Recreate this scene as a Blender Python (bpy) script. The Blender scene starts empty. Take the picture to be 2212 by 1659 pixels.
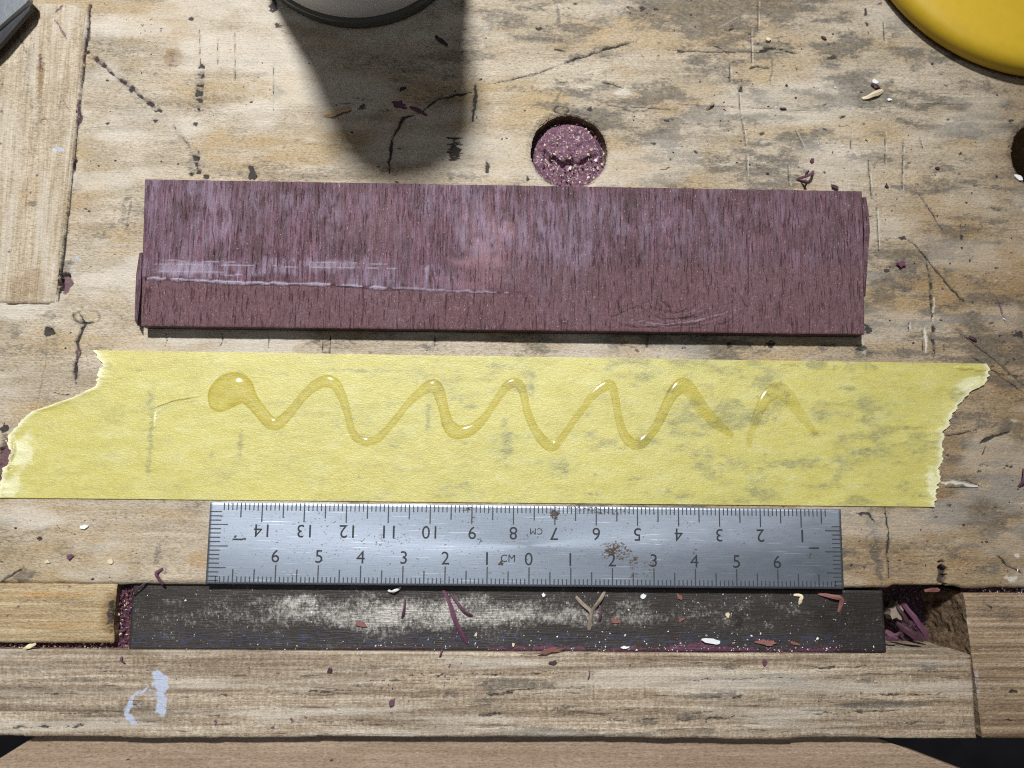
import bpy, bmesh, math, random
import numpy as np
from mathutils import Vector, Matrix

S = 0.01            # all lengths below are in centimetres
scene = bpy.context.scene
COL = scene.collection
rnd = random.Random(11)

# ------------------------------------------------------------------ camera
F_PX, D_CAM = 3111.0, 19.6
def _n(v):
    v = np.array(v, float); return v / np.linalg.norm(v)
Zc = _n((97, 406, F_PX))
_x = np.array((1.0, -0.0123, 0.0)); _x[2] = -(_x[0]*Zc[0] + _x[1]*Zc[1]) / Zc[2]
Xc = _n(_x); Yc = np.cross(Zc, Xc)
M = np.array((Xc, Yc, Zc))
CAM = D_CAM * M[:, 2]
cam_d = bpy.data.cameras.new("camera"); cam = bpy.data.objects.new("camera", cam_d); COL.objects.link(cam)
mw = Matrix([list(M[i]) + [CAM[i]*S] for i in range(3)] + [[0, 0, 0, 1]])
cam.matrix_world = mw
cam_d.sensor_width = 36; cam_d.lens = 36*F_PX/4000
cam_d.clip_start = 0.01; cam_d.clip_end = 20
cam_d.dof.use_dof = True; cam_d.dof.focus_distance = 0.196; cam_d.dof.aperture_fstop = 9.0
scene.camera = cam

# ------------------------------------------------------------------ light
w = bpy.data.worlds.new("World"); scene.world = w; w.use_nodes = True
w.node_tree.nodes["Background"].inputs[0].default_value = (0.98, 0.95, 0.92, 1)
w.node_tree.nodes["Background"].inputs[1].default_value = 0.055

def aim(o, tgt):
    d = Vector(tgt)*S - o.location
    o.rotation_euler = d.to_track_quat('-Z', 'Y').to_euler()
# the bench lamp up and to the left, and the room's ceiling panel behind the camera
ld = bpy.data.lights.new("bench_lamp", 'SPOT'); lamp = bpy.data.objects.new("bench_lamp", ld); COL.objects.link(lamp)
lamp.location = (-12.5*S, 46*S, 76*S); aim(lamp, (-5.5, 1.0, 0))
ld.energy = 55; ld.color = (0.97, 0.985, 1.0); ld.shadow_soft_size = 0.030; ld.spot_size = math.radians(41); ld.spot_blend = 1.0
cd = bpy.data.lights.new("ceiling_panel", 'AREA'); pan = bpy.data.objects.new("ceiling_panel", cd); COL.objects.link(pan)
pan.location = (-15*S, -5*S, 105*S); aim(pan, (-2, -2, 0))
cd.shape = 'SQUARE'; cd.size = 0.50; cd.energy = 1.5; cd.color = (0.86, 0.93, 1.0)

scene.view_settings.view_transform = 'Standard'; scene.view_settings.look = 'None'
scene.view_settings.exposure = 0; scene.view_settings.gamma = 1
scene.cycles.use_denoising = False; scene.cycles.filter_width = 1.1
scene.cycles.max_bounces = 6; scene.cycles.transparent_max_bounces = 12

# ------------------------------------------------------------------ helpers: where things stand
def U(x, y, z=0.0):
    """a point of the photograph (2212 wide reading) laid on the horizontal plane at height z, in cm"""
    c = np.array(((x-1106)*1.80832, (829.5-y)*1.80832, -F_PX))
    d = M @ c
    return CAM + (z-CAM[2])/d[2]*d
def px(n, x=1106, y=830):      # length of n picture pixels on the bench near x, y
    a, b = U(x, y), U(x+10, y)
    return n*abs(b[0]-a[0])/10

def _h(ix, iy, seed):
    h = (ix.astype(np.int64)*374761393 + iy.astype(np.int64)*668265263 + seed*982451653) & 0xFFFFFFFF
    h = ((h ^ (h >> 13))*1274126177) & 0xFFFFFFFF
    h = ((h ^ (h >> 15))*2246822519) & 0xFFFFFFFF
    return ((h ^ (h >> 16)) & 0xFFFFFF)/float(0xFFFFFF)
def vnoise(x, y, seed=0):
    x = np.asarray(x, float); y = np.asarray(y, float)
    ix = np.floor(x); iy = np.floor(y); fx = x-ix; fy = y-iy
    fx = fx*fx*(3-2*fx); fy = fy*fy*(3-2*fy)
    a = _h(ix, iy, seed); b = _h(ix+1, iy, seed); c = _h(ix, iy+1, seed); d = _h(ix+1, iy+1, seed)
    return (a*(1-fx)+b*fx)*(1-fy) + (c*(1-fx)+d*fx)*fy
def fbm(x, y, o=4, seed=0, g=0.5):
    s = 0; a = 1; t = 0
    for k in range(o):
        s = s + a*vnoise(x*2**k + 17.3*k, y*2**k + 9.1*k, seed+k); t += a; a *= g
    return s/t
def sstep(a, b, x):
    t = np.clip((x-a)/(b-a), 0, 1); return t*t*(3-2*t)

class Paint:
    """marks, dents and painted highlights of a surface, kept per vertex"""
    def __init__(s, X, Y, z=0.0):
        s.X = X.ravel(); s.Y = Y.ravel(); s.z = z
        s.H = np.zeros(s.X.size); s.f = {}
    def field(s, k):
        if k not in s.f: s.f[k] = np.zeros(s.X.size)
        return s.f[k]
    def _put(s, m, wgt, attr, amt, h):
        if attr:
            f = s.field(attr); f[m] = np.maximum(f[m], wgt*amt)
        if h: s.H[m] += wgt*h
    def blob(s, x, y, rx, ry, attr, amt=1, ang=0, rough=.6, h=0, soft=.5, nf=1.0):
        c = U(x, y, s.z); k = px(1, x, y); rx *= k; ry *= k; R = max(rx, ry)*1.7
        m = np.nonzero((abs(s.X-c[0]) < R) & (abs(s.Y-c[1]) < R))[0]
        if not m.size: return
        a = math.radians(ang); dx = s.X[m]-c[0]; dy = s.Y[m]-c[1]
        u = (dx*math.cos(a)+dy*math.sin(a))/rx; v = (-dx*math.sin(a)+dy*math.cos(a))/ry
        q = 2.2/min(max(min(rx, ry), .05), .5)*nf
        d = np.sqrt(u*u+v*v) + rough*(fbm(s.X[m]*q*.6, s.Y[m]*q, 4, int(x*7+y)) - .5)*2
        s._put(m, 1-sstep(1-soft, 1.05, d), attr, amt, h)
    def ring(s, x, y, rx, ry, wd, attr, amt=1, h=0, rough=.2):
        c = U(x, y, s.z); k = px(1, x, y); rx *= k; ry *= k; R = max(rx, ry)*1.6
        m = np.nonzero((abs(s.X-c[0]) < R) & (abs(s.Y-c[1]) < R))[0]
        dx = (s.X[m]-c[0])/rx; dy = (s.Y[m]-c[1])/ry
        d = np.sqrt(dx*dx+dy*dy) + rough*(fbm(s.X[m]*5, s.Y[m]*5, 3, int(x))-.5)*2
        s._put(m, 1-sstep(0, wd, abs(d-1)), attr, amt, h)
    def stroke(s, pts, wd, attr, amt=1, jit=.5, h=0, dash=0, wob=.6, taper=True, soft=.6, seed=None):
        P = [U(x, y, s.z)[:2] for x, y in pts]; wd = px(wd, *pts[0])
        seed = int(pts[0][0]*3+pts[0][1]) if seed is None else seed
        mg = wd*2.5+.1
        xs = [p[0] for p in P]; ys = [p[1] for p in P]
        m = np.nonzero((s.X > min(xs)-mg) & (s.X < max(xs)+mg) & (s.Y > min(ys)-mg) & (s.Y < max(ys)+mg))[0]
        if not m.size: return
        X = s.X[m] + wob*wd*(fbm(s.X[m]*6, s.Y[m]*6, 3, seed)-.5)*2
        Y = s.Y[m] + wob*wd*(fbm(s.X[m]*6, s.Y[m]*6, 3, seed+50)-.5)*2
        best = np.full(m.size, 1e9); tt = np.zeros(m.size); L = 0
        tot = sum(np.hypot(P[i+1][0]-P[i][0], P[i+1][1]-P[i][1]) for i in range(len(P)-1))
        for i in range(len(P)-1):
            a = P[i]; d = P[i+1]-a; l2 = d@d; l = math.sqrt(l2)
            t = np.clip(((X-a[0])*d[0]+(Y-a[1])*d[1])/l2, 0, 1)
            ds = np.hypot(X-a[0]-t*d[0], Y-a[1]-t*d[1]); q = ds < best
            best[q] = ds[q]; tt[q] = (L+t*l)[q]; L += l
        W = wd*.5*(1 + jit*(vnoise(tt*4, tt*0, seed+9)-.5)*2)
        if taper: W = W*np.clip(np.minimum(tt, tot-tt)/(tot*.18+1e-6), .15, 1)
        wg = 1-sstep(1-soft, 1.1, best/np.maximum(W, 1e-5))
        if attr == 'dark' and h <= -.015:
            g = s.field('grey'); g[m] = np.maximum(g[m], .75*np.exp(-(best/(wd*1.1+.02))**2)*np.clip(np.minimum(tt, tot-tt)/(tot*.1), .2, 1))
        if dash: wg = wg*sstep(.35, .62, .5+.5*np.sin(tt*dash*6.283 + 3*vnoise(tt*3, tt*0, seed+4)))
        s._put(m, wg, attr, amt, h)

# ------------------------------------------------------------------ helpers: objects
def mesh_np(name, V, Q=None, T=None, smooth=True):
    me = bpy.data.meshes.new(name)
    nq = 0 if Q is None else len(Q); nt = 0 if T is None else len(T)
    me.vertices.add(len(V)); me.vertices.foreach_set("co", (np.asarray(V, np.float32)).ravel())
    loops = np.concatenate([np.asarray(a, np.int32).ravel() for a in (Q, T) if a is not None and len(a)])
    me.loops.add(len(loops)); me.loops.foreach_set("vertex_index", loops)
    me.polygons.add(nq+nt)
    st = np.concatenate([np.arange(nq)*4, nq*4+np.arange(nt)*3]).astype(np.int32)
    me.polygons.foreach_set("loop_start", st)
    me.polygons.foreach_set("loop_total", np.concatenate([np.full(nq, 4), np.full(nt, 3)]).astype(np.int32))
    me.polygons.foreach_set("use_smooth", np.full(nq+nt, smooth))
    me.update(calc_edges=True); me.validate()
    return me
def link(name, me, mat=None, parent=None, origin=(0, 0, 0), **kw):
    """verts in cm, world; moved so that the object's own origin is its base"""
    o = bpy.data.objects.new(name, me); COL.objects.link(o)
    if me is not None:
        og = np.asarray(parent["_o"] if parent is not None else origin, float)
        co = np.empty(len(me.vertices)*3, np.float32); me.vertices.foreach_get("co", co)
        me.vertices.foreach_set("co", ((co.reshape(-1, 3)-og)*S).astype(np.float32).ravel()); me.update()
        for m_ in (mat if isinstance(mat, (list, tuple)) else [mat]):
            if m_: me.materials.append(m_)
    if parent is not None: o.parent = parent
    else: o.location = Vector(origin)*S
    for k, v in kw.items(): o[k] = v
    return o
def thing(name, label, cat, origin, group=None):
    o = bpy.data.objects.new(name, None); COL.objects.link(o)
    o.empty_display_size = .01
    o.location = Vector(origin)*S; o['label'] = label; o['category'] = cat; o['_o'] = [float(v) for v in origin]
    if group: o['group'] = group
    return o
def attrs(me, fields, n):
    for k, a in fields.items():
        at = me.attributes.new(k, 'FLOAT', 'POINT')
        b = np.zeros(len(me.vertices), np.float32); b[:n] = a[:n]
        at.data.foreach_set("value", b)
def grid_faces(nx, ny):
    i = np.arange(nx-1)[None, :] + nx*np.arange(ny-1)[:, None]
    return np.stack([i, i+1, i+1+nx, i+nx], -1).reshape(-1, 4)
def skirt(nx, ny, V, zb):
    """outer walls of a grid slab down to zb, and its underside"""
    b = np.concatenate([np.arange(nx), nx-1+nx*np.arange(1, ny), (ny-1)*nx+np.arange(nx-2, -1, -1), nx*np.arange(ny-2, 0, -1)])
    n0 = len(V); top = V[b].copy(); bot = top.copy(); bot[:, 2] = zb
    k = len(b); a = np.arange(k); c = (a+1) % k
    Q = np.stack([n0+c, n0+a, n0+k+a, n0+k+c], -1)
    return np.concatenate([V, top, bot]), Q
def quad_slab(name, corners, z, zb, step, mat, parent=None, paint=None, edge=None, hfun=None, cham=.05, **kw):
    """a wooden or steel slab: four picture corners (tl, tr, br, bl) on plane z, relief on top, walls to zb"""
    tl, tr, br, bl = [U(x, y, z)[:2] for x, y in corners]
    nx = int(max(np.linalg.norm(tr-tl), np.linalg.norm(br-bl))/step)+2
    ny = int(max(np.linalg.norm(bl-tl), np.linalg.norm(br-tr))/step)+2
    u = np.linspace(0, 1, nx)[None, :, None]; v = np.linspace(0, 1, ny)[:, None, None]
    P = (bl*(1-u)+br*u)*(1-v) + (tl*(1-u)+tr*u)*v
    X = P[..., 0].copy(); Y = P[..., 1].copy()
    if edge: edge(X, Y, u[..., 0], v[..., 0])
    pt = Paint(X, Y, z)
    if paint: paint(pt)
    H = pt.H.reshape(ny, nx)
    if hfun is not None: H = H + hfun(X, Y)
    if cham:          # worn arris all round
        W = np.linalg.norm(tr-tl); Lh = np.linalg.norm(tl-bl)
        e = np.minimum(np.minimum(u[..., 0], 1-u[..., 0])*W, np.minimum(v[..., 0], 1-v[..., 0])*Lh)
        e = e + cham*.5*(fbm(X*3, Y*3, 3, 5)-.5)
        t = np.clip(1-e/cham, 0, 1); H = H - cham*.8*t*t
    V = np.stack([X.ravel(), Y.ravel(), (z+H).ravel()], -1)
    Q = grid_faces(nx, ny); n = len(V)
    V, Q2 = skirt(nx, ny, V, zb)
    me = mesh_np(name, V, np.concatenate([Q, Q2]))
    attrs(me, pt.f, n)
    o = link(name, me, mat, parent, **({} if parent is not None else {'origin': (*((tl+tr+br+bl)/4), zb)}), **kw)
    return o

# ------------------------------------------------------------------ helpers: materials
class NT:
    def __init__(s, name):
        s.m = bpy.data.materials.new(name); s.m.use_nodes = True; s.t = s.m.node_tree; s.t.nodes.clear()
        s.out = s.t.nodes.new('ShaderNodeOutputMaterial')
        tc = s.t.nodes.new('ShaderNodeTexCoord'); s.co = s.vm(tc.outputs['Object'], (100, 100, 100))
    def new(s, t): return s.t.nodes.new(t)
    def set(s, sock, v):
        if isinstance(v, bpy.types.NodeSocket): s.t.links.new(v, sock)
        elif isinstance(v, (tuple, list)) and sock.type == 'RGBA' and len(v) == 3: sock.default_value = (*v, 1)
        else: sock.default_value = v
    def vm(s, a, b, op='MULTIPLY'):
        n = s.new('ShaderNodeVectorMath'); n.operation = op; s.set(n.inputs[0], a); s.set(n.inputs[1], b); return n.outputs[0]
    def math(s, op, a, b=0.0, c=None, clamp=False):  # noqa
        n = s.new('ShaderNodeMath'); n.operation = op; n.use_clamp = clamp
        s.set(n.inputs[0], a); s.set(n.inputs[1], b)
        if c is not None: s.set(n.inputs[2], c)
        return n.outputs[0]
    def noise(s, sc, detail=4, rough=.55, dist=0, off=0, co=None):
        n = s.new('ShaderNodeTexNoise'); n.inputs['Scale'].default_value = 1
        n.inputs['Detail'].default_value = detail; n.inputs['Roughness'].default_value = rough; n.inputs['Distortion'].default_value = dist
        v = s.vm(co or s.co, sc if isinstance(sc, tuple) else (sc, sc, sc))
        if off: v = s.vm(v, (off, off*1.7, off*.3), 'ADD')
        s.set(n.inputs['Vector'], v); return n.outputs['Fac']
    def voro(s, sc, feat='F1'):
        n = s.new('ShaderNodeTexVoronoi'); n.feature = feat; n.inputs['Scale'].default_value = 1
        s.set(n.inputs['Vector'], s.vm(s.co, sc if isinstance(sc, tuple) else (sc, sc, sc))); return n.outputs['Distance']
    def ramp(s, f, stops, interp='LINEAR'):
        n = s.new('ShaderNodeValToRGB'); e = n.color_ramp; e.interpolation = interp
        while len(e.elements) < len(stops): e.elements.new(.5)
        for el, (p, c) in zip(e.elements, stops):
            el.position = p; el.color = (*c, 1) if isinstance(c, tuple) else (c, c, c, 1)
        s.set(n.inputs[0], f); return n.outputs[0]
    def step(s, f, a, b):
        n = s.new('ShaderNodeMapRange'); n.interpolation_type = 'SMOOTHSTEP'
        s.set(n.inputs[0], f); n.inputs[1].default_value = a; n.inputs[2].default_value = b; return n.outputs[0]
    def mix(s, f, a, b, mode='MIX'):
        n = s.new('ShaderNodeMix'); n.data_type = 'RGBA'; n.blend_type = mode
        s.set(n.inputs[0], f); s.set(n.inputs[6], a); s.set(n.inputs[7], b); return n.outputs[2]
    def attr(s, k):
        n = s.new('ShaderNodeAttribute'); n.attribute_name = k; return n.outputs['Fac']
    def bump(s, h, st=.5, d=.02, nrm=None):
        n = s.new('ShaderNodeBump'); n.inputs['Strength'].default_value = st; n.inputs['Distance'].default_value = d*S
        s.set(n.inputs['Height'], h)
        if nrm: s.set(n.inputs['Normal'], nrm)
        return n.outputs[0]
    def pbsdf(s, col, rough=.6, metal=0, bump=None, spec=.4, **kw):
        n = s.new('ShaderNodeBsdfPrincipled'); s.set(n.inputs['Base Color'], col); s.set(n.inputs['Roughness'], rough)
        s.set(n.inputs['Metallic'], metal); s.set(n.inputs['Specular IOR Level'], spec)
        if bump: s.set(n.inputs['Normal'], bump)
        for k, v in kw.items(): s.set(n.inputs[k], v)
        s.bs = n; s.t.links.new(n.outputs[0], s.out.inputs[0]); return n

DARK, PURP, GREY = (.022, .017, .015), (.095, .026, .060), (.085, .082, .085)
def wood(name, lo, hi, streak=(.35, 3.2, 1), fine=(1.3, 22, 4), fine_amt=.35, amber=(.42, .25, .085), specks=.5, rough=.6, bump=.7,
         pores=None, pore_amt=.6, cross=None, mottling=.4):
    n = NT(name)
    a = n.noise(streak, 5, .55, .6); b = n.noise(fine, 6, .6, .3)
    col = n.ramp(n.math('ADD', n.math('MULTIPLY', a, 1-mottling), n.math('MULTIPLY', n.noise((1.1, 1.6, 1), 4, .6, off=4), mottling)), [(.32, lo), (.62, hi)])
    col = n.mix(n.math('MULTIPLY', n.step(b, .62, .40), fine_amt), col, n.mix(1.0, col, (.50, .40, .30), 'MULTIPLY'))
    h = n.math('MULTIPLY', b, .6)
    col = n.mix(n.math('MULTIPLY', n.attr('amber'), n.step(n.noise((.8, 3, 1), 4, off=7), .25, .6)), col, amber)
    col = n.mix(n.attr('tone'), col, n.mix(1.0, col, (.58, .46, .31), 'MULTIPLY'))
    if pores:
        p = n.step(n.noise(pores, 3, .6, .25, off=2), .60, .72)
        col = n.mix(n.math('MULTIPLY', p, pore_amt), col, (.10, .065, .05)); h = n.math('SUBTRACT', h, n.math('MULTIPLY', p, .5))
    if cross:
        c = n.noise(cross, 2, .5, .3, off=9)
        col = n.mix(n.math('MULTIPLY', n.step(c, .62, .42), .48), col, n.mix(1.0, col, (.55, .48, .40), 'MULTIPLY')); h = n.math('ADD', h, n.math('MULTIPLY', c, .5))
    # ground in dirt: painted mask broken up by fibre-scale noise
    f1 = n.noise((7, 16, 6), 5, .68, off=3)
    f2 = n.noise((16, 26, 9), 4, .7, off=8); f3 = n.noise((2.2, 5, 2), 5, .65, off=13)
    fib = n.noise((10, 34, 8), 5, .75, off=17)
    # hand-worn surface: broken fibres and pin-head grime everywhere
    col = n.mix(n.step(fib, .56, .36), col, n.mix(1.0, col, (.66, .60, .53), 'MULTIPLY'))
    col = n.mix(n.math('MULTIPLY', n.step(f2, .57, .70), .55), col, n.mix(1.0, col, (.50, .45, .42), 'MULTIPLY'))
    col = n.mix(n.math('MULTIPLY', n.step(f3, .56, .74), .40), col, n.mix(1.0, col, (.62, .58, .56), 'MULTIPLY'))
    col = n.mix(n.math('MULTIPLY', n.step(n.noise((5, 8, 4), 5, .7, off=23), .57, .72), .30), col, (.60, .53, .43))
    gn = n.math('ADD', n.math('MULTIPLY', f1, .6), n.math('MULTIPLY', f2, .4))
    g = n.step(n.math('ADD', n.math('MULTIPLY', n.attr('grey'), .80), n.math('MULTIPLY', n.math('SUBTRACT', gn, .5), 2.4)), .18, .88)
    col = n.mix(n.math('MULTIPLY', g, n.math('MULTIPLY_ADD', n.noise((6, 11, 5), 5, .75, off=31), 1.15, .12), clamp=True), col, n.mix(n.noise((1.6, 3, 2), 3), (.030, .031, .034), (.092, .084, .068)))
    if specks:
        sp = n.step(n.noise((9, 12, 9), 2, .5, off=12), .70, .76)
        col = n.mix(n.math('MULTIPLY', sp, specks), col, (.07, .05, .05))
    col = n.mix(n.math('MULTIPLY', n.attr('pale'), .8), col, (.60, .55, .47))
    jit = n.math('MULTIPLY', n.math('SUBTRACT', n.noise((13, 22, 8), 5, .72, off=5), .5), 1.5)
    pf = n.math('MULTIPLY', n.step(n.math('ADD', n.attr('purp'), jit), .30, .95), .9)
    col = n.mix(pf, col, n.mix(n.noise(18, 3), (.045, .016, .028), (.14, .058, .088)))
    df = n.math('MULTIPLY', n.step(n.math('ADD', n.attr('dark'), jit), .28, .78), .95)
    col = n.mix(df, col, DARK)
    bl = n.math('MULTIPLY', n.step(n.math('ADD', n.attr('paint'), n.math('MULTIPLY', n.math('ADD', jit, n.math('MULTIPLY', n.math('SUBTRACT', n.noise((5, 9, 4), 4, .7, off=50), .5), .8)), .9)), .35, .85), .85)
    col = n.mix(bl, col, (.42, .47, .60))
    iso = n.noise((15, 17, 12), 5, .72, off=41)
    col = n.mix(n.math('MULTIPLY', n.step(iso, .46, .30), .5), col, n.mix(1.0, col, (.55, .50, .46), 'MULTIPLY'))
    hh = n.math('ADD', n.math('ADD', h, n.math('MULTIPLY', fib, .8)), n.math('MULTIPLY', iso, 1.5))
    n.pbsdf(col, n.math('SUBTRACT', rough, n.math('MULTIPLY', a, .12)), bump=n.bump(hh, bump, .03), spec=.35)
    return n.m

M_BENCH = wood('worn_bench_wood', (.355, .295, .205), (.57, .505, .405), fine_amt=.22, amber=(.44, .325, .17))
M_BLOCK = wood('block_wood_upright_grain', (.37, .30, .20), (.55, .475, .36), streak=(4.5, .35, 1), fine=(20, .8, 4), fine_amt=.42)
M_EDGE = wood('edge_board_pine', (.39, .29, .16), (.58, .47, .29), streak=(.25, 4.5, 1), fine=(.8, 20, 4), fine_amt=.5, mottling=.15)
M_PATCH = wood('patch_wood', (.40, .33, .24), (.52, .44, .33), fine_amt=.2)
M_JAW = wood('jaw_beech', (.27, .212, .15), (.66, .585, .475), streak=(.22, 4.5, 1), fine=(.5, 15, 3), fine_amt=.6, pores=(1.1, 13, 4), pore_amt=.75, cross=(19, 7, 6), mottling=.15, specks=.3)
M_RBLOCK = wood('right_block_pine', (.30, .225, .155), (.50, .40, .29), streak=(.12, 5.2, 1), fine=(.3, 20, 3), fine_amt=.75, mottling=.1, specks=.3)
M_BEAM = wood('clean_beech', (.27, .195, .135), (.36, .27, .195), streak=(.15, 3.2, 1), fine=(.6, 20, 3), fine_amt=.3, specks=.06, mottling=.2, rough=.55, bump=.2)

def dust_mat(name='purple_sawdust', a=(.035, .013, .022), b=(.14, .055, .085), c=(.36, .28, .22), amt=.5):
    n = NT(name)
    col = n.mix(n.noise(13, 5, .7), a, b)
    col = n.mix(n.math('MULTIPLY', n.step(n.noise(17, 3, .6, off=3), .55, .66), amt), col, c)
    n.pbsdf(col, .9, bump=n.bump(n.noise(15, 6, .75), .9, .08), spec=.15); return n.m
M_DUST = dust_mat(); M_PLUG = dust_mat('sawdust_plug', (.085, .035, .060), (.30, .155, .215), (.62, .54, .44), .85)

def purple_board():
    n = NT('purpleheart')
    st = n.noise((16, .62, 3), 5, .70, .3); st2 = n.noise((40, 2.6, 6), 4, .72, .2, off=3); big = n.noise((1.0, .6, 1), 3, .5, off=6)
    col = n.ramp(st, [(.30, (.044, .014, .019)), (.5, (.112, .046, .065)), (.70, (.205, .110, .155))])
    col = n.mix(n.math('MULTIPLY', n.step(st2, .58, .40), .75), col, n.mix(1.0, col, (.45, .33, .33), 'MULTIPLY'))
    mo = n.noise((1.6, .9, 1), 5, .7, .5, off=33)
    col = n.mix(n.step(mo, .56, .40), col, n.mix(1.0, col, (.62, .52, .50), 'MULTIPLY'))
    col = n.mix(n.math('MULTIPLY', n.step(mo, .52, .68), .5), col, n.mix(1.0, col, (1.5, 1.45, 1.6), 'MULTIPLY'))
    col = n.mix(n.attr('pink'), col, n.mix(n.noise((14, 2, 3), 3), (.15, .066, .082), (.29, .155, .18)))
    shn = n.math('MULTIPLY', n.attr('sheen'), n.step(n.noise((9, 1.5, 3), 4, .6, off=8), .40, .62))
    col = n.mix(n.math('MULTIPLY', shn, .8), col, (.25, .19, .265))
    col = n.mix(n.math('MULTIPLY', n.step(n.noise((5.5, .8, 3), 4, .6, off=11), .52, .68), .55), col, n.mix(big, (.085, .058, .078), (.175, .115, .155)))
    col = n.mix(n.math('MULTIPLY', n.attr('coarse'), .8), col, n.mix(n.noise((16, 7, 6), 5, .7), (.046, .016, .020), (.160, .070, .078)))
    cf = n.math('MULTIPLY', n.attr('coarse'), n.step(n.noise((10, 5.5, 4), 5, .72, off=61), .53, .66))
    col = n.mix(n.math('MULTIPLY', cf, .8), col, (.048, .018, .018))
    cl_ = n.math('MULTIPLY', n.attr('coarse'), n.step(n.noise((13, 9, 4), 5, .72, off=71), .55, .68))
    col = n.mix(n.math('MULTIPLY', cl_, .6), col, (.24, .125, .135))
    pore = n.step(n.noise((20, 1.9, 4), 4, .65, .3, off=14), .57, .70)
    lp = n.step(n.noise((7.5, .75, 3), 4, .65, .3, off=27), .53, .68)
    col = n.mix(n.math('MULTIPLY', lp, .55), col, (.062, .026, .027))
    col = n.mix(n.math('MULTIPLY', pore, .32), col, (.048, .020, .021))
    col = n.mix(n.step(n.math('ADD', n.attr('dark'), n.math('MULTIPLY', n.math('SUBTRACT', n.noise(14, 4), .5), .6)), .3, .6), col, (.036, .014, .015))
    col = n.mix(n.attr('pale'), col, (.42, .36, .45))
    glint = n.step(n.noise((30, 16, 10), 2, .5, off=20), .68, .74)
    col = n.mix(n.math('MULTIPLY', glint, .6), col, (.45, .36, .40))
    h = n.math('ADD', n.math('MULTIPLY', st2, .8), n.math('SUBTRACT', n.math('MULTIPLY', n.noise((20, 9, 8), 5, .7), .8), n.math('MULTIPLY', pore, .8)))
    n.pbsdf(col, n.ramp(st2, [(.3, .62), (.7, .48)]), bump=n.bump(h, .9, .035), spec=.5); return n.m
M_PURPLE = purple_board()

def metal_bar():
    n = NT('worn_dark_steel')
    a = n.noise((1.2, 2.5, 1), 5, .65); f = n.noise((18, 12, 8), 4, .7, off=2)
    wear_shine = n.step(n.math('ADD', n.attr('wear_shine'), n.math('MULTIPLY', n.math('SUBTRACT', n.math('ADD', n.math('MULTIPLY', a, .5), n.math('MULTIPLY', f, .5)), .5), 2.6)), .2, .95)  # worn band plus a highlight put into the colour
    col = n.mix(wear_shine, n.mix(a, (.013, .010, .009), (.050, .040, .033)), n.mix(f, (.15, .13, .105), (.62, .59, .54)))
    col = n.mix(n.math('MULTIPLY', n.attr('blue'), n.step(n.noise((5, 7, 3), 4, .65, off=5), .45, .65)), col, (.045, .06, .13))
    col = n.mix(n.step(n.math('ADD', n.attr('purp'), n.math('MULTIPLY', n.math('SUBTRACT', f, .5), 1.6)), .35, .8), col, n.mix(n.noise(20, 2), (.05, .018, .034), (.15, .06, .095)))
    col = n.mix(n.math('MULTIPLY', n.attr('dark'), .85), col, (.014, .010, .008))
    sp = n.step(n.noise(13, 2, .5, off=9), .715, .75)
    col = n.mix(n.math('MULTIPLY', sp, .7), col, (.5, .49, .46))
    n.pbsdf(col, n.math('ADD', .42, n.math('MULTIPLY', f, .25)), n.math('MULTIPLY_ADD', wear_shine, .55, .2), bump=n.bump(n.math('ADD', f, n.noise((3, 40, 3), 2)), .55, .02), spec=.4); return n.m
M_BAR = metal_bar()

def ruler_mat():
    n = NT('brushed_ruler_steel')
    br = n.noise((2.2, 55, 4), 4, .7); bl = n.noise((1.4, 3.5, 2), 4, .6, off=4)
    col = n.mix(br, (.265, .295, .345), (.375, .415, .475))
    sc = n.step(n.noise((.9, 40, 2), 2, .5, .4, off=8), .67, .71)
    col = n.mix(n.math('MULTIPLY', sc, .5), col, (.85, .88, .92))
    rs = n.step(n.math('ADD', n.attr('rust'), n.math('MULTIPLY', n.math('SUBTRACT', n.noise((17, 20, 8), 4, .75, off=2), .5), 2.6)), .42, .60)
    fleck = n.math('MULTIPLY', n.step(n.noise((15, 24, 8), 3, .6, off=6), .635, .69), .8)
    rs2 = n.math('MAXIMUM', rs, fleck)
    rc = n.mix(n.noise(26, 3), (.018, .015, .013), (.12, .078, .045))
    col = n.mix(rs2, col, rc)
    n.pbsdf(col, n.math('ADD', n.math('MULTIPLY_ADD', bl, .14, .40), n.math('MULTIPLY', rs2, .3)), n.math('MULTIPLY_ADD', rs2, -.8, 1.0),
            bump=n.bump(n.math('ADD', br, n.math('MULTIPLY', rs2, -.8)), .12, .01), Anisotropic=.25, **{'Anisotropic Rotation': 0.0}); return n.m
M_RULER = ruler_mat()

def plain(name, col, rough=.5, metal=0, var=.25, sc=9, bump=.2, spec=.4, **kw):
    n = NT(name); f = n.noise(sc, 4, .65)
    c = n.mix(f, tuple(v*(1-var) for v in col), tuple(min(1, v*(1+var)) for v in col))
    n.pbsdf(c, rough, metal, bump=n.bump(f, bump, .02), spec=spec, **kw); return n.m
M_INK = plain('engraved_black', (.022, .024, .027), .6, .2)
M_TICK = plain('engraved_tick_grey', (.05, .053, .06), .5, .4)
M_RED = plain('red_label', (.40, .045, .035), .35, var=.08, bump=0)
M_WHITE = plain('white_bottle', (.80, .79, .80), .35, var=.06, bump=0.02)
M_RIM = plain('dark_rim', (.13, .135, .125), .32, .5, var=.1, bump=.02)
M_YEL = plain('yellow_lid', (.51, .335, .02), .42, var=.10, sc=3.2, bump=.12)
M_BLACK = plain('black_rubber', (.02, .018, .016), .6)
M_BLADE = plain('tool_steel', (.26, .28, .30), .36, .9, var=.2, sc=6)
M_FLOOR = plain('dark_cloth_floor', (.075, .070, .085), .9, var=.8, sc=.35, bump=.1)
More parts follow.
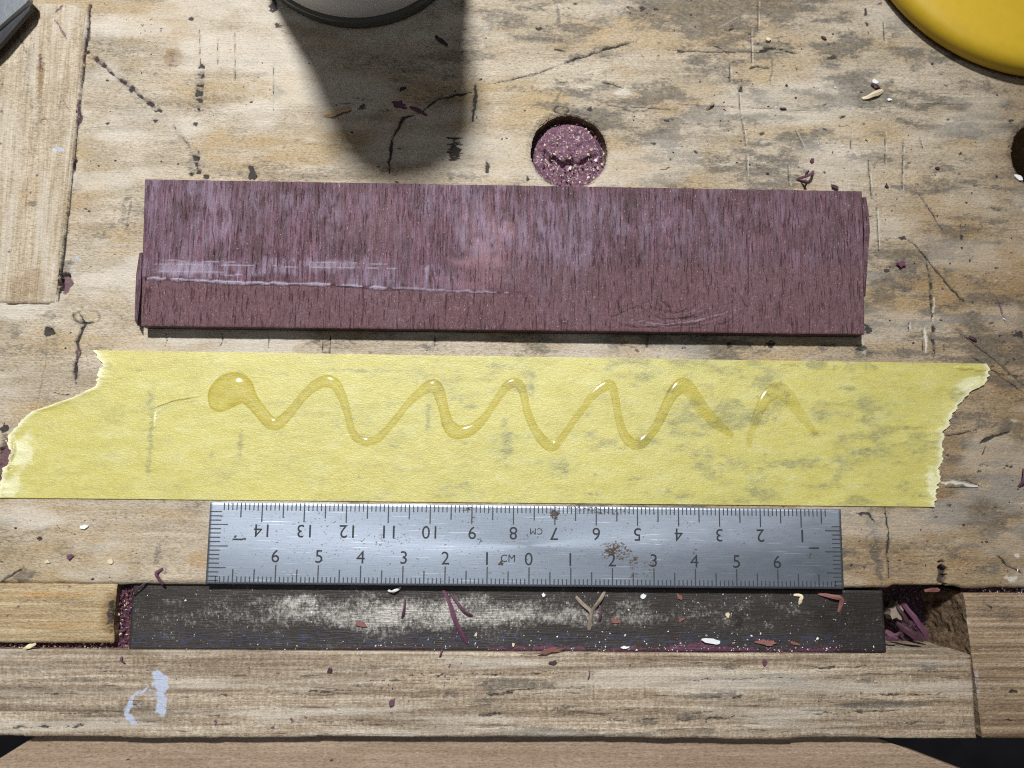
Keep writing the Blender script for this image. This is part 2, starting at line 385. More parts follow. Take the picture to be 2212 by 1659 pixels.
def chipm(name, a, b, sc=(10, 10, 10), rough=.7):
    n = NT(name); f = n.noise(sc, 4, .65); f2 = n.noise((40, 6, 20), 3)
    n.pbsdf(n.mix(f, a, b), rough, bump=n.bump(f2, .4, .02), spec=.3); return n.m
MC = dict(purple=chipm('shaving_purple', (.055, .018, .036), (.155, .062, .10)), darkp=chipm('shaving_dark_purple', (.025, .010, .015), (.085, .035, .05)),
          red=chipm('shaving_red_brown', (.12, .042, .036), (.27, .12, .10)), cream=chipm('chip_cream', (.50, .41, .25), (.70, .61, .42)),
          white=chipm('flake_white', (.60, .62, .62), (.80, .80, .78)), grey=chipm('splinter_grey_brown', (.13, .10, .08), (.34, .27, .20)),
          tan=chipm('shaving_tan', (.36, .23, .12), (.55, .40, .25)), black=chipm('chip_black', (.015, .013, .013), (.05, .04, .04)))

# ------------------------------------------------------------------ the bench
Z_BAR, Z_JAW, Z_RB, Z_BEAM = -.15, -.03, -.12, -.36
y_front = U(1106, 1263)[1]
def nonuni(a, b, d, ext, n):
    core = np.arange(a, b+d*.5, d); g = np.geomspace(d*2, ext, n)
    return np.concatenate([a-np.cumsum(g)[::-1], core, b+np.cumsum(g)])
gx = nonuni(-13.4, 13.4, .026, 4.0, 26)
core = np.arange(y_front, 11.2, .026); gy = np.concatenate([core, core[-1]+np.cumsum(np.geomspace(.05, 4, 26))])
GX, GY = np.meshgrid(gx, gy)
bp = Paint(GX, GY, 0)

def paint_bench(p):
    X, Y = p.X, p.Y
    f1 = fbm(X*.55, Y*1.7, 5, 3); f2 = fbm(X*1.7+5, Y*5.5, 4, 40); f3 = fbm(X*.28, Y*.5, 3, 77)
    side = sstep(-5, 6, X)                        # the right half is the dirtier one
    p.field('grey')[:] = np.clip(sstep(.44, .70, f1*.55+f2*.45)*(.50+.50*side) + .34*side*f3 + .10, 0, 1)
    p.field('tone')[:] = np.clip(.14+.75*sstep(2, 12, X - .75*Y)*(.45+f3*1.0) + .15*sstep(-2, -6, Y) + .5*(f3-.5), 0, .95)
    p.field('amber')[:] = np.clip(sstep(.46, .70, fbm(X*.45+9, Y*1.2, 4, 21))*.75, 0, 1)
    p.field('pale')[:] = np.clip(sstep(.48, .70, fbm(X*.5+3, Y*1.2, 4, 61))*.60*(1-side*.5), 0, 1)
    p.H[:] += .012*(fbm(X*.9, Y*2.5, 4, 15)-.5) + .008*(fbm(X*4, Y*9, 3, 35)-.5)
    B, K, R = p.blob, p.stroke, p.ring
    # amber / brown stains
    for a in [(540, 22, 75, 22, .8), (480, 320, 80, 55, .8), (610, 300, 60, 20, .5), (430, 380, 70, 25, .7), (500, 110, 90, 16, .35), (425, 105, 7, 40, .9),
              (250, 545, 60, 4, .9), (870, 362, 60, 12, .5), (1080, 385, 45, 18, .6), (1100, 50, 40, 14, .4), (1960, 390, 120, 22, .6), (2080, 310, 45, 14, .8),
              (1870, 300, 90, 16, .7), (1980, 550, 120, 7, .9), (1950, 520, 90, 5, .8), (40, 1165, 110, 5, .9), (90, 1110, 150, 14, .6), (120, 1220, 110, 25, .6),
              (150, 1100, 140, 5, .7), (2030, 650, 130, 60, .5), (1900, 750, 160, 12, .5), (2050, 1160, 90, 10, .8), (1930, 1140, 45, 8, .6), (230, 640, 40, 60, .3), (150, 1170, 230, 90, .55), (90, 760, 120, 50, .35), (370, 1110, 120, 20, .5), (1960, 1200, 60, 30, .4)]:
        B(*a[:4], 'amber', a[4], rough=.5, soft=.8)
    # grey ground-in dirt
    for a in [(215, 510, 45, 12), (165, 400, 20, 30), (240, 490, 22, 14), (560, 160, 40, 8), (600, 205, 22, 25), (545, 135, 30, 10), (850, 370, 50, 20), (1040, 60, 40, 14), (1370, 40, 25, 35), (1340, 22, 30, 8),
              (1480, 100, 30, 10), (1420, 60, 60, 18), (1500, 250, 55, 14), (1570, 278, 25, 12), (1634, 258, 32, 16), (1704, 256, 28, 10), (1550, 150, 70, 30), (1620, 60, 45, 25), (1620, 205, 12, 20),
              (1810, 120, 30, 12), (1830, 205, 60, 24), (1780, 210, 25, 30), (1720, 300, 35, 40), (1720, 390, 25, 40), (1680, 410, 35, 10), (1820, 300, 60, 12), (1890, 340, 100, 22), (2040, 360, 50, 30),
              (2010, 130, 80, 40), (1930, 60, 35, 50), (2120, 190, 80, 25), (1540, 345, 60, 25), (1450, 340, 30, 15), (2020, 400, 100, 40), (1995, 520, 60, 30), (2060, 560, 60, 14), (2100, 470, 80, 12),
              (2060, 660, 50, 20), (1990, 640, 60, 14), (2190, 720, 22, 14), (2100, 900, 80, 50), (2060, 1000, 60, 40), (2150, 1130, 80, 45), (2020, 1110, 60, 22), (2140, 1230, 60, 20), (2090, 1090, 100, 14),
              (1890, 1150, 26, 70), (1900, 1240, 22, 40), (1240, 130, 30, 14), (1120, 190, 50, 10), (1330, 220, 60, 8), (1400, 190, 70, 10), (140, 580, 40, 30), (60, 1240, 40, 20), (100, 680, 40, 12),
              (35, 720, 25, 30), (270, 450, 20, 60), (1000, 380, 70, 15), (700, 740, 60, 14), (930, 750, 60, 12), (1400, 750, 60, 12), (1180, 760, 90, 8), (1650, 760, 40, 12), (1790, 745, 50, 8)]:
        B(*a, 'grey', .85, rough=.8, soft=.9)
    # under the tape: what shows through it
    for k in range(90):
        B(rnd.uniform(300, 2010), rnd.uniform(790, 1080), rnd.uniform(8, 45), rnd.uniform(4, 14), 'grey', rnd.uniform(.6, 1), rough=.9, soft=.8)
    for a in [(325, 960, 10, 110), (925, 900, 9, 50), (1090, 960, 22, 70), (1150, 830, 10, 40), (1680, 850, 30, 60), (1200, 1010, 60, 25), (1560, 880, 40, 25), (1720, 1000, 90, 20), (1530, 1010, 50, 35)]:
        B(*a, 'grey', .95, rough=.8, soft=.7)
    cl = [(rnd.uniform(150, 2212), rnd.uniform(0, 1250)) for _ in range(40)]
    for _ in range(900):
        x, y = rnd.uniform(0, 2212), rnd.uniform(0, 1260)
        if rnd.random() < .55: c_ = rnd.choice(cl); x, y = rnd.gauss(c_[0], 38), rnd.gauss(c_[1], 14)
        r = rnd.uniform(.9, 3.6)*(1.3 if x > 1300 else .9)
        B(x, y, r*rnd.uniform(1, 2.4), r, rnd.choice(('dark', 'dark', 'grey', 'purp')), rnd.uniform(.5, .95), ang=rnd.uniform(-25, 25), rough=.6, h=-.006)
    # knot, nail holes
    B(375, 124, 24, 26, 'amber', 1, rough=.3); B(374, 124, 15, 18, 'tone', .85, rough=.3); B(374, 122, 10, 13, 'grey', .6); R(374, 124, 17, 20, .25, 'tone', .9); B(376, 126, 21, 24, 'dark', .40, rough=.9); B(374, 124, 24, 27, 'tone', .95, rough=.4); B(370, 118, 12, 14, 'purp', .42, rough=.8)
    for x, y, r in [(413, 40, 6), (232, 267, 4), (336, 261, 5), (249, 348, 3), (1164, 62, 6), (2048, 258, 3), (1620, 356, 3), (105, 716, 13), (12, 640, 3), (85, 1164, 6), (430, 372, 6), (446, 382, 7), (424, 343, 9), (1274, 236, 7)]:
        B(x, y, r*1.3, r, 'dark', 1, rough=.5, h=-.02)
    for k in range(16): B(rnd.uniform(296, 348), rnd.uniform(38, 90), 2.2, 2.2, 'purp', 1)
    # saw-tooth rows
    K([(189, 112), (250, 165), (350, 245)], 9, 'dark', .95, h=-.03, dash=3.3, wob=.5, taper=False)
    K([(189, 112), (250, 165), (350, 245)], 7, 'purp', .75, h=-.01)
    K([(371, 266), (402, 308), (412, 325)], 5, 'dark', .8, dash=2, h=-.02)
    K([(437, 143), (432, 196), (429, 238)], 13, 'dark', .95, h=-.03, dash=4.2, taper=False)
    K([(424, 250), (420, 280)], 9, 'dark', .7, dash=4)
    K([(421, 322), (424, 347), (418, 385)], 17, 'dark', .9, h=-.03, dash=4.6)
    K([(540, 355), (546, 388)], 15, 'dark', .95, h=-.03)
    for a in [((507, 65), (508, 178), 2.2), ((591, 125), (591, 240), 1.6), ((470, 80), (470, 140), 1.6), ((430, 60), (433, 150), 2)]:
        K([a[0], a[1]], a[2], 'dark', .75, h=-.015, wob=.2)
    # main crack
    K([(838, 380), (842, 345), (847, 301), (856, 280), (873, 255), (901, 246)], 7, 'dark', 1, h=-.05)
    K([(901, 246), (943, 217), (985, 205), (1027, 197)], 6, 'dark', 1, h=-.04)
    K([(1055, 182), (1104, 173), (1156, 159), (1209, 142)], 3, 'dark', .9, h=-.03)
    K([(1209, 142), (1244, 126), (1286, 114), (1342, 96), (1379, 87)], 6, 'dark', 1, h=-.05)
    K([(1197, 105), (1209, 110), (1225, 111)], 5, 'dark', .9, h=-.03); B(1245, 122, 25, 10, 'grey', .9); B(1262, 112, 10, 8, 'amber', .8)
    K([(1295, 177), (1325, 182), (1349, 191)], 4, 'dark', .9, h=-.03); B(1345, 200, 25, 10, 'pale', .8)
    K([(1030, 176), (1026, 215), (1022, 268)], 8, 'dark', .9, h=-.03)
    B(982, 325, 17, 28, 'dark', .8, h=-.02); 
    for yy in (296, 312, 330): K([(960, yy), (1003, yy+2)], 4, 'dark', 1)
    B(1053, 362, 6, 20, 'dark', .9, h=-.03); B(1140, 388, 5, 10, 'dark', .8)
    K([(760, 210), (795, 216), (815, 213)], 3, 'dark', .8, h=-.02); K([(790, 180), (792, 205)], 3, 'pale', .7)
    B(782, 232, 12, 10, 'dark', .7)
    K([(1205, 14), (1208, 60)], 12, 'grey', .9); K([(1207, 150), (1204, 240)], 12, 'grey', .9, h=-.02, dash=3.5)
    R(1213, 237, 16, 8, .35, 'dark', .8, h=-.02)
    K([(1290, 228), (1380, 232), (1480, 238)], 2.5, 'dark', .8, h=-.015); K([(1300, 220), (1450, 226)], 2, 'dark', .6)
    K([(1337, 235), (1365, 240), (1376, 250)], 3, 'dark', .8)
    B(592, 10, 12, 24, 'dark', .9, h=-.03); B(600, 55, 12, 8, 'dark', .8, h=-.02); K([(600, 60), (620, 72), (640, 76)], 3, 'dark', .7)
    # right half
    K([(1438, 108), (1520, 112), (1640, 112), (1725, 116)], 3, 'dark', .9, h=-.02); K([(1625, 118), (1670, 104), (1725, 116)], 4, 'dark', .95, h=-.03); K([(1640, 103), (1700, 108)], 3, 'dark', .95, h=-.02)
    K([(1540, 100), (1560, 106), (1578, 120)], 4, 'dark', .9); B(1470, 112, 12, 6, 'dark', .8)
    K([(1438, 224), (1600, 232), (1700, 236), (1790, 239)], 2.5, 'purp', .9, h=-.015); K([(1790, 239), (2000, 224), (2208, 230)], 2.2, 'dark', .7, h=-.012); K([(1850, 195), (2050, 203), (2180, 206)], 2, 'dark', .6)
    for a in [((1576, 133), (1578, 182)), ((1595, 192), (1600, 250)), ((1602, 250), (1612, 320)), ((1612, 320), (1614, 392)), ((1638, 0), (1637, 70)), ((1622, 60), (1624, 145)), ((1907, 40), (1912, 95)),
              ((1875, 340), (1884, 437)), ((1951, 294), (1949, 416)), ((1912, 280), (1912, 360)), ((1838, 280), (1838, 328)), ((1718, 280), (1738, 322)), ((1702, 350), (1706, 406)), ((1985, 290), (1994, 322)),
              ((1893, 437), (1899, 546)), ((1963, 693), (1964, 720)), ((2040, 741), (2040, 762))]:
        K(list(a), 2.4, 'dark', .8, h=-.025, wob=.3)
        K([(a[0][0]+3, a[0][1]), (a[1][0]+3, a[1][1])], 1.6, 'pale', .7, wob=.3)
    K([(1866, 0), (1870, 40), (1873, 82)], 9, 'dark', .9, dash=3); K([(1602, 168), (1605, 214)], 12, 'dark', .95, dash=3, h=-.02); K([(1668, 125), (1662, 180)], 9, 'grey', .9)
    K([(1615, 150), (1640, 144), (1668, 150)], 5, 'dark', .9, h=-.02)
    B(1800, 124, 14, 8, 'dark', .8); B(1486, 133, 16, 7, 'grey', .9); B(1486, 150, 16, 8, 'grey', .8)
    K([(1966, 392), (2000, 440), (2047, 514)], 3, 'dark', .85, h=-.02)
    K([(1952, 513), (1976, 528), (1998, 553), (2040, 606), (2096, 663)], 5, 'dark', .95, h=-.03); B(1950, 514, 10, 6, 'dark', 1)
    K([(2001, 548), (2012, 613), (2015, 676), (2020, 772)], 10, 'grey', 1, h=-.03); K([(2001, 548), (2012, 613), (2015, 676), (2020, 772)], 8, 'dark', .9, dash=3.5, h=-.02); K([(2018, 640), (2016, 700)], 3, 'pale', .8)
    K([(2075, 483), (2078, 546)], 9, 'dark', .9, dash=3.2)
    K([(2040, 693), (2085, 725), (2150, 778), (2225, 843)], 9, 'grey', .95); K([(2060, 710), (2150, 778), (2225, 843)], 4, 'dark', .8, h=-.02); K([(2085, 760), (2180, 825), (2225, 860)], 6, 'dark', .75, h=-.01)
    K([(2148, 634), (2165, 675), (2178, 714)], 7, 'purp', .8); B(2200, 722, 13, 9, 'dark', .9); B(1915, 585, 9, 7, 'dark', .9); B(1875, 712, 10, 16, 'dark', .9, h=-.02)
    K([(1998, 705), (2001, 762)], 5, 'pale', 1, h=-.03); K([(1992, 706), (1995, 764)], 2, 'dark', .9, h=-.02); K([(1965, 690), (1964, 720)], 2.5, 'pale', .9)
    K([(2036, 942), (2075, 938), (2117, 926)], 4, 'dark', .95, h=-.03); K([(2113, 959), (2150, 940), (2187, 931)], 8, 'dark', .95, h=-.03); K([(2130, 960), (2120, 985)], 4, 'dark', .8)
    K([(2029, 1040), (2070, 1044), (2116, 1051)], 10, 'pale', 1, h=-.03); K([(2035, 1052), (2118, 1053)], 4, 'dark', .9); K([(2080, 1035), (2118, 1049)], 3, 'dark', .8)
    K([(1877, 1085), (1880, 1120), (1895, 1180), (1903, 1264)], 22, 'grey', 1, h=-.02); K([(1914, 1090), (1918, 1150), (1919, 1264)], 6, 'dark', .85, h=-.02); K([(1850, 1108), (1880, 1112), (1890, 1130)], 8, 'dark', .9)
    B(2036, 1242, 11, 26, 'dark', 1, h=-.25, soft=.3); B(2038, 1226, 8, 8, 'purp', .9)
    K([(2150, 1195), (2175, 1220), (2212, 1240)], 5, 'dark', .9, h=-.02); B(2185, 1250, 16, 9, 'pale', .9); B(2196, 1200, 7, 8, 'pale', 1)
    # left side and below the purple board
    K([(168, 676), (182, 700), (176, 722), (166, 740), (172, 760), (166, 780), (161, 833)], 9, 'dark', .95, h=-.06); K([(170, 745), (166, 790), (160, 830)], 9, 'purp', .9)
    K([(160, 672), (158, 690), (172, 698), (205, 696)], 4, 'dark', .8, h=-.03); R(188, 684, 28, 15, .2, 'tone', .9); B(190, 684, 20, 10, 'amber', .5)
    K([(110, 846), (130, 852), (158, 852)], 3, 'dark', .8); K([(100, 715), (118, 712)], 12, 'dark', .9, h=-.02)
    K([(285, 428), (278, 465), (270, 500)], 7, 'grey', .9); K([(0, 805), (20, 760)], 3, 'grey', .7); K([(105, 750), (85, 850), (70, 930)], 4, 'tone', .8)
    B(8, 1000, 16, 62, 'purp', 1, h=-.12, rough=.3, soft=.3); B(10, 925, 14, 10, 'dark', 1)
    for x in (357, 480, 581, 940, 1105, 1400): K([(x, 716), (x+rnd.uniform(-5, 5), 735), (x+rnd.uniform(-7, 4), 754)], rnd.uniform(3, 9), 'dark', .6, h=-.012, jit=.9)
    K([(697, 722), (697, 762), (712, 762), (714, 722)], 2.5, 'dark', .8, h=-.02, wob=.1); B(1663, 745, 16, 10, 'dark', .85); B(1574, 745, 8, 10, 'dark', .8); B(1860, 752, 18, 8, 'dark', .8); K([(1740, 770), (1790, 757)], 3, 'grey', .8)
    K([(1862, 735), (1868, 770)], 14, 'pale', .5); B(1775, 752, 16, 7, 'grey', .9)
    # joint round the let-in block (packed with purple dust) and the little torn hole at its foot
    K([(194, 12), (188, 60), (183, 110), (176, 190), (165, 290), (150, 430), (135, 560), (124, 652)], 6, 'dark', 1, h=-.12, taper=False, jit=.4, wob=.2)
    for a in [((193, 22), (190, 100), 9), ((188, 100), (180, 140), 7), ((170, 215), (167, 275), 12), ((165, 330), (156, 380), 14)]:
        K([a[0], a[1]], a[2], 'purp', 1, h=-.06)
    B(139, 612, 16, 24, 'purp', 1, h=-.16, rough=.35, soft=.3); B(130, 590, 5, 12, 'dark', .9, h=-.05)
    K([(0, 657), (118, 656)], 4, 'dark', .9, h=-.03, wob=.3)
    B(165, 560, 18, 12, 'paint', .55, rough=.8); B(155, 590, 10, 20, 'paint', .5, rough=.9)
    K([(139, 505), (152, 502)], 4, 'dark', .9)
    K([(118, 1120), (126, 1140), (150, 1150), (176, 1158)], 1.5, 'dark', .8)
    B(45, 1246, 30, 16, 'grey', 1); K([(0, 1256), (30, 1238), (52, 1225)], 8, 'dark', .7)
    # torn fibres and shallow dents
    for _ in range(260):
        x = rnd.uniform(150, 2212) if rnd.random() < .35 else rnd.uniform(1000, 2212); y = rnd.uniform(0, 1255); L = rnd.uniform(8, 55); a = rnd.gauss(.02, .06)
        K([(x, y), (x+L*.5, y+L*.5*a+rnd.uniform(-1.5, 1.5)), (x+L, y+L*a)], rnd.uniform(1.5, 4), 'dark' if rnd.random() < .6 else 'grey', rnd.uniform(.35, .8), h=-.012, jit=.9, wob=1.2)
    for _ in range(120):
        x, y = rnd.uniform(150, 2212), rnd.uniform(0, 1255); r = rnd.uniform(4, 13)
        B(x, y, r*1.5, r*.8, rnd.choice((None, 'pale', 'tone', 'grey')), rnd.uniform(.3, .6), rough=.5, h=rnd.choice((-.02, -.012, .012)), ang=rnd.uniform(-20, 20), soft=.9)
    # long fine scratches on the pale left
    for _ in range(46):
        x, y = rnd.uniform(180, 2150), rnd.uniform(0, 1250); a = rnd.choice((0, 0, .3, -.5, 1.5, 1.2)); L = rnd.uniform(14, 60)
        K([(x, y), (x+L*math.cos(a), y+L*math.sin(a))], 1.7, rnd.choice(('dark', 'pale', 'pale', 'grey')), .6, h=-.006)
paint_bench(bp)

def rim(a, r, k=0): return r*(1+.045*(fbm(np.cos(a)*2.2+3, np.sin(a)*2.2+k, 4, 6)-.5)*2 + .02*(vnoise(np.cos(a)*9, np.sin(a)*9, 3)-.5))
hole_px = [(1229, 326, 83), (2270, 336, 84)]
holes = []
for hx, hy, hr in hole_px:
    c = U(hx, hy); holes.append((c[0], c[1], px(hr, hx, hy)))
# arris of the holes worn down a little
for cx, cy, r in holes:
    d = np.hypot(bp.X-cx, bp.Y-cy); bp.H -= .05*(1-sstep(0, .16, d-r))*(.6+.8*fbm(bp.X*5, bp.Y*5, 2, 8))
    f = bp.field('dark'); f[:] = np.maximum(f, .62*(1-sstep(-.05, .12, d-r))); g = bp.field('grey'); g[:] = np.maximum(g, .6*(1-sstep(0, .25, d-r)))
# front arris
fe = bp.Y-y_front; bp.H -= .06*np.clip(1-fe/.07, 0, 1)**2
bite = .05*fbm(gx*2.2, gx*0, 4, 12) + .0
GYm = GY.copy()
wgt = np.exp(-(GY-y_front)/.12)
xl, xr = U(1840, 1265)[0], U(1915, 1265)[0]
xb0, xb1 = U(1925, 1265)[0], U(2060, 1265)[0]
shift = -bite[None, :] + .0 + .06*sstep(xb0-.1, xb0+.1, gx)[None, :]*(1-sstep(xb1, xb1+.3, gx))[None, :]
GYm += wgt*shift
NXg, NYg = len(gx), len(gy)
Vb = np.stack([GX.ravel(), GYm.ravel(), bp.H], -1)
Qb = grid_faces(NXg, NYg)
fc = Vb[Qb].mean(1); keep = np.ones(len(Qb), bool)
for cx, cy, r in holes:
    keep &= np.hypot(fc[:, 0]-cx, fc[:, 1]-cy) > rim(np.arctan2(fc[:, 1]-cy, fc[:, 0]-cx), r)
Qb = Qb[keep]; nb = len(Vb)
Vb, Q2 = skirt(NXg, NYg, Vb, -4.0)
BO = (0, 5, -4.0)
bench = thing('workbench', 'worn stained wooden workbench top with round dog holes under everything', 'workbench', BO)
me = mesh_np('bench_top', Vb, np.concatenate([Qb, Q2])); attrs(me, bp.f, nb)
link('bench_top', me, M_BENCH, bench)
# bored walls of the dog holes
def ring_wall(c, r, z0, z1, n=180, k=10):
    V = []; Q = []
    for j in range(k+1):
        z = z0+(z1-z0)*j/k
        for i in range(n):
            a = 2*math.pi*i/n; rr = float(rim(np.array(a), r)) + .02*(vnoise(np.array(i*.5), np.array(j*.9), 4)-.5) + (.03 if j == 0 else 0)
            V.append((c[0]+rr*math.cos(a), c[1]+rr*math.sin(a), z))
    for j in range(k):
        for i in range(n):
            Q.append((j*n+i, j*n+(i+1) % n, (j+1)*n+(i+1) % n, (j+1)*n+i))
    return np.array(V), np.array(Q)
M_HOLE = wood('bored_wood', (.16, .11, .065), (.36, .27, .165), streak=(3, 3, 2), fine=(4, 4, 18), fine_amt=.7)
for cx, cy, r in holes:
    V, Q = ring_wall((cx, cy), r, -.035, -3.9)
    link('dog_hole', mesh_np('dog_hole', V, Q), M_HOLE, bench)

# let-in block, left edge board, patch, right end block: parts of the bench
def p_block(p):
    X, Y = p.X, p.Y
    p.field('grey')[:] = sstep(.55, .8, fbm(X*3, Y*.6, 4, 6))*.55
    p.H[:] += .012*(fbm(X*6, Y*.5, 3, 9)-.5)
    p.field('pale')[:] = sstep(.5, .7, fbm(X*4+2, Y*.5, 3, 33))*.4
    p.blob(95, 262, 8, 7, 'dark', 1, rough=.2, h=-.06); p.ring(95, 262, 7, 7, .3, 'tone', 1)
    for x, y in [(80, 378), (3, 310), (3, 240), (20, 545), (66, 416), (5, 182)]: p.blob(x, y, 4, 4, 'purp', 1)
    p.blob(125, 322, 20, 7, 'paint', .75, rough=.9); p.blob(8, 153, 4, 4, 'paint', .8)
    p.blob(70, 420, 30, 40, 'amber', .5); p.blob(88, 165, 9, 60, 'tone', .8); p.blob(60, 620, 60, 40, 'tone', .5); p.blob(130, 250, 20, 120, 'grey', .4)
    for a in [((35, 70), (62, 120)), ((60, 60), (95, 160)), ((118, 40), (145, 85)), ((130, 205), (150, 240)), ((88, 110), (85, 160)), ((75, 15), (88, 30)), ((140, 8), (120, 28))]:
        p.stroke(list(a), 6, 'purp', .85, jit=.9)
    p.blob(70, 440, 14, 10, 'grey', .9); p.stroke([(60, 360), (55, 450)], 4, 'grey', .8)
def e_block(X, Y, u, v):
    t = np.clip((u-.86)/.14, 0, 1)*np.clip((v-.955)/.045, 0, 1); X -= .14*t*t; Y -= .16*t*t
    X += .02*(fbm(Y*2.3, Y*0, 3, 4)-.5)*u
quad_slab('inset_block', [(-160, 4), (187, 8), (118, 655), (-160, 655)], .03, -1.0, .035, M_BLOCK, bench, p_block, e_block, cham=.05)
def p_edge(p):
    p.blob(240, 1325, 16, 66, 'dark', .75, rough=.35, soft=.9)
    p.blob(240, 1330, 30, 60, 'tone', .7, rough=.3)
    p.blob(120, 1298, 130, 12, 'grey', .55); p.blob(160, 1320, 100, 6, 'grey', .5); p.blob(100, 1285, 120, 8, 'amber', .8); p.blob(60, 1345, 60, 8, 'grey', .4); p.blob(130, 1350, 100, 6, 'amber', .6)
    for x, y in [(16, 1330), (14, 1350), (150, 1267), (40, 1310)]: p.blob(x, y, 4, 3, 'purp', 1)
    p.H[:] += .02*(fbm(p.X*.5, p.Y*8, 3, 2)-.5)
def e_edge(X, Y, u, v): X += .05*(fbm(Y*4, Y*0, 3, 3)-.6)*np.clip((u-.8)/.2, 0, 1)
quad_slab('edge_board', [(-250, 1260), (252, 1261), (243, 1389), (-250, 1388)], -.02, -2.2, .03, M_EDGE, bench, p_edge, e_edge, cham=.06)
def p_patch(p):
    p.blob(340, 1200, 12, 30, 'grey', .7); p.blob(355, 1232, 12, 12, 'grey', .7); p.blob(430, 1210, 30, 20, 'amber', .5)
quad_slab('inlay_patch', [(306, 1151), (470, 1153), (470, 1255), (301, 1254)], .02, -.3, .03, M_PATCH, bench, p_patch, cham=.015)
def p_rb(p):
    p.blob(2150, 1310, 60, 30, 'grey', .5); p.blob(2170, 1330, 30, 25, 'grey', .7, rough=.9); p.blob(2140, 1500, 90, 60, 'grey', .45); p.blob(2110, 1470, 10, 40, 'paint', .45)
    p.blob(2085, 1350, 10, 60, 'pale', .5); p.stroke([(2098, 1400), (2120, 1406), (2134, 1405)], 5, 'grey', 1)
    for a in [((2130, 1303), (2145, 1314)), ((2180, 1492), (2200, 1496)), ((2170, 1552), (2186, 1555))]: p.stroke(list(a), 6, 'dark', 1)
    p.field('tone')[:] = np.maximum(p.field('tone'), .35)
    p.H[:] += .025*(vnoise(p.X*.15, p.Y*8.5, 2)-.5)
def e_rb(X, Y, u, v):
    X += (1-u)*(.035*(fbm(Y*4, Y*0, 3, 21)-.5))
quad_slab('end_block', [(2083, 1281), (2500, 1284), (2500, 1597), (2124, 1595)], Z_RB, -3.0, .03, M_RBLOCK, bench, p_rb, e_rb, cham=.05)

# torn end grain facing the pocket
M_ENDG = wood('torn_end_grain', (.13, .085, .05), (.30, .215, .14), streak=(3, 3, 3), fine=(7, 7, 11), fine_amt=.8, bump=1.0)
def rough_wall(name, a, b, z0, z1, parent, mat, amp=.12, seed=3, lean=.25):
    a = np.array(a); b = np.array(b); L = np.linalg.norm(b-a); nrm = np.array(((b-a)[1], -(b-a)[0]))/L
    nu, nv = int(L/.03)+2, int(abs(z1-z0)/.03)+2
    u, v = np.meshgrid(np.linspace(0, 1, nu), np.linspace(0, 1, nv))
    P = a + (b-a)*u[..., None]
    d = amp*(fbm(u*L*4, v*abs(z1-z0)*2.5, 5, seed, .6)-.2) + lean*v
    P = P + nrm*d[..., None]*1.0
    V = np.stack([P[..., 0].ravel(), P[..., 1].ravel(), (z0+(z1-z0)*v).ravel()], -1)
    return link(name, mesh_np(name, V, grid_faces(nu, nv)), mat, parent)
rough_wall('torn_end', U(2085, 1283, Z_RB)[:2], U(2101, 1416, Z_RB)[:2], Z_RB-.04, -2.3, bench, M_ENDG, .16, 3, .25)

# ------------------------------------------------------------------ the vise
VO = (*U(1100, 1500, 0)[:2], -3.0)
vise = thing('bench_vise', 'front vise with dark steel bar and long pale wooden jaw along bench edge', 'vise', VO)
def p_bar(p):
    X, Y = p.X, p.Y
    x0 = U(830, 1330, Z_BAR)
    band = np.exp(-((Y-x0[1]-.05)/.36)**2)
    p.field('wear_shine')[:] = np.clip(band*(.24+.34*np.exp(-((X-x0[0])/2.6)**2) + .22*np.exp(-((X-x0[0]-3)/3.2)**2)) + .10*np.clip(1-abs(X-x0[0])/7, 0, 1), 0, 1)
    p.blob(838, 1326, 46, 44, 'wear_shine', 1.15, rough=.6, soft=.9); p.blob(730, 1318, 30, 26, 'wear_shine', .8, rough=.6, soft=.9); p.blob(1000, 1315, 60, 30, 'wear_shine', .55, rough=.7, soft=.9); p.blob(640, 1300, 60, 26, 'wear_shine', .75, rough=.6, soft=.9)  # blobs paint the lamp reflection's hotspot onto the worn band
    p.field('dark')[:] = sstep(7.2, 8.4, X)*.7
    p.blob(1826, 1330, 95, 48, 'dark', .95, rough=.35); p.blob(1592, 1336, 17, 30, 'dark', .9, rough=.3); p.blob(330, 1280, 60, 60, 'dark', .4)
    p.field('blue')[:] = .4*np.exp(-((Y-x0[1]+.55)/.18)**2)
    p.stroke([(1050, 1402), (1400, 1404), (1800, 1408)], 14, 'purp', .85, taper=False); p.stroke([(1440, 1398), (1560, 1400)], 30, 'purp', .8)
    p.stroke([(700, 1395), (1040, 1400)], 8, 'purp', .5); p.blob(1790, 1400, 60, 10, 'purp', .4)
    p.H[:] += .006*(fbm(X*3, Y*3, 3, 2)-.5)
quad_slab('steel_jaw_bar', [(288, 1256), (1907, 1276), (1915, 1409), (277, 1404)], Z_BAR, -2.6, .035, M_BAR, vise, p_bar, cham=.03)
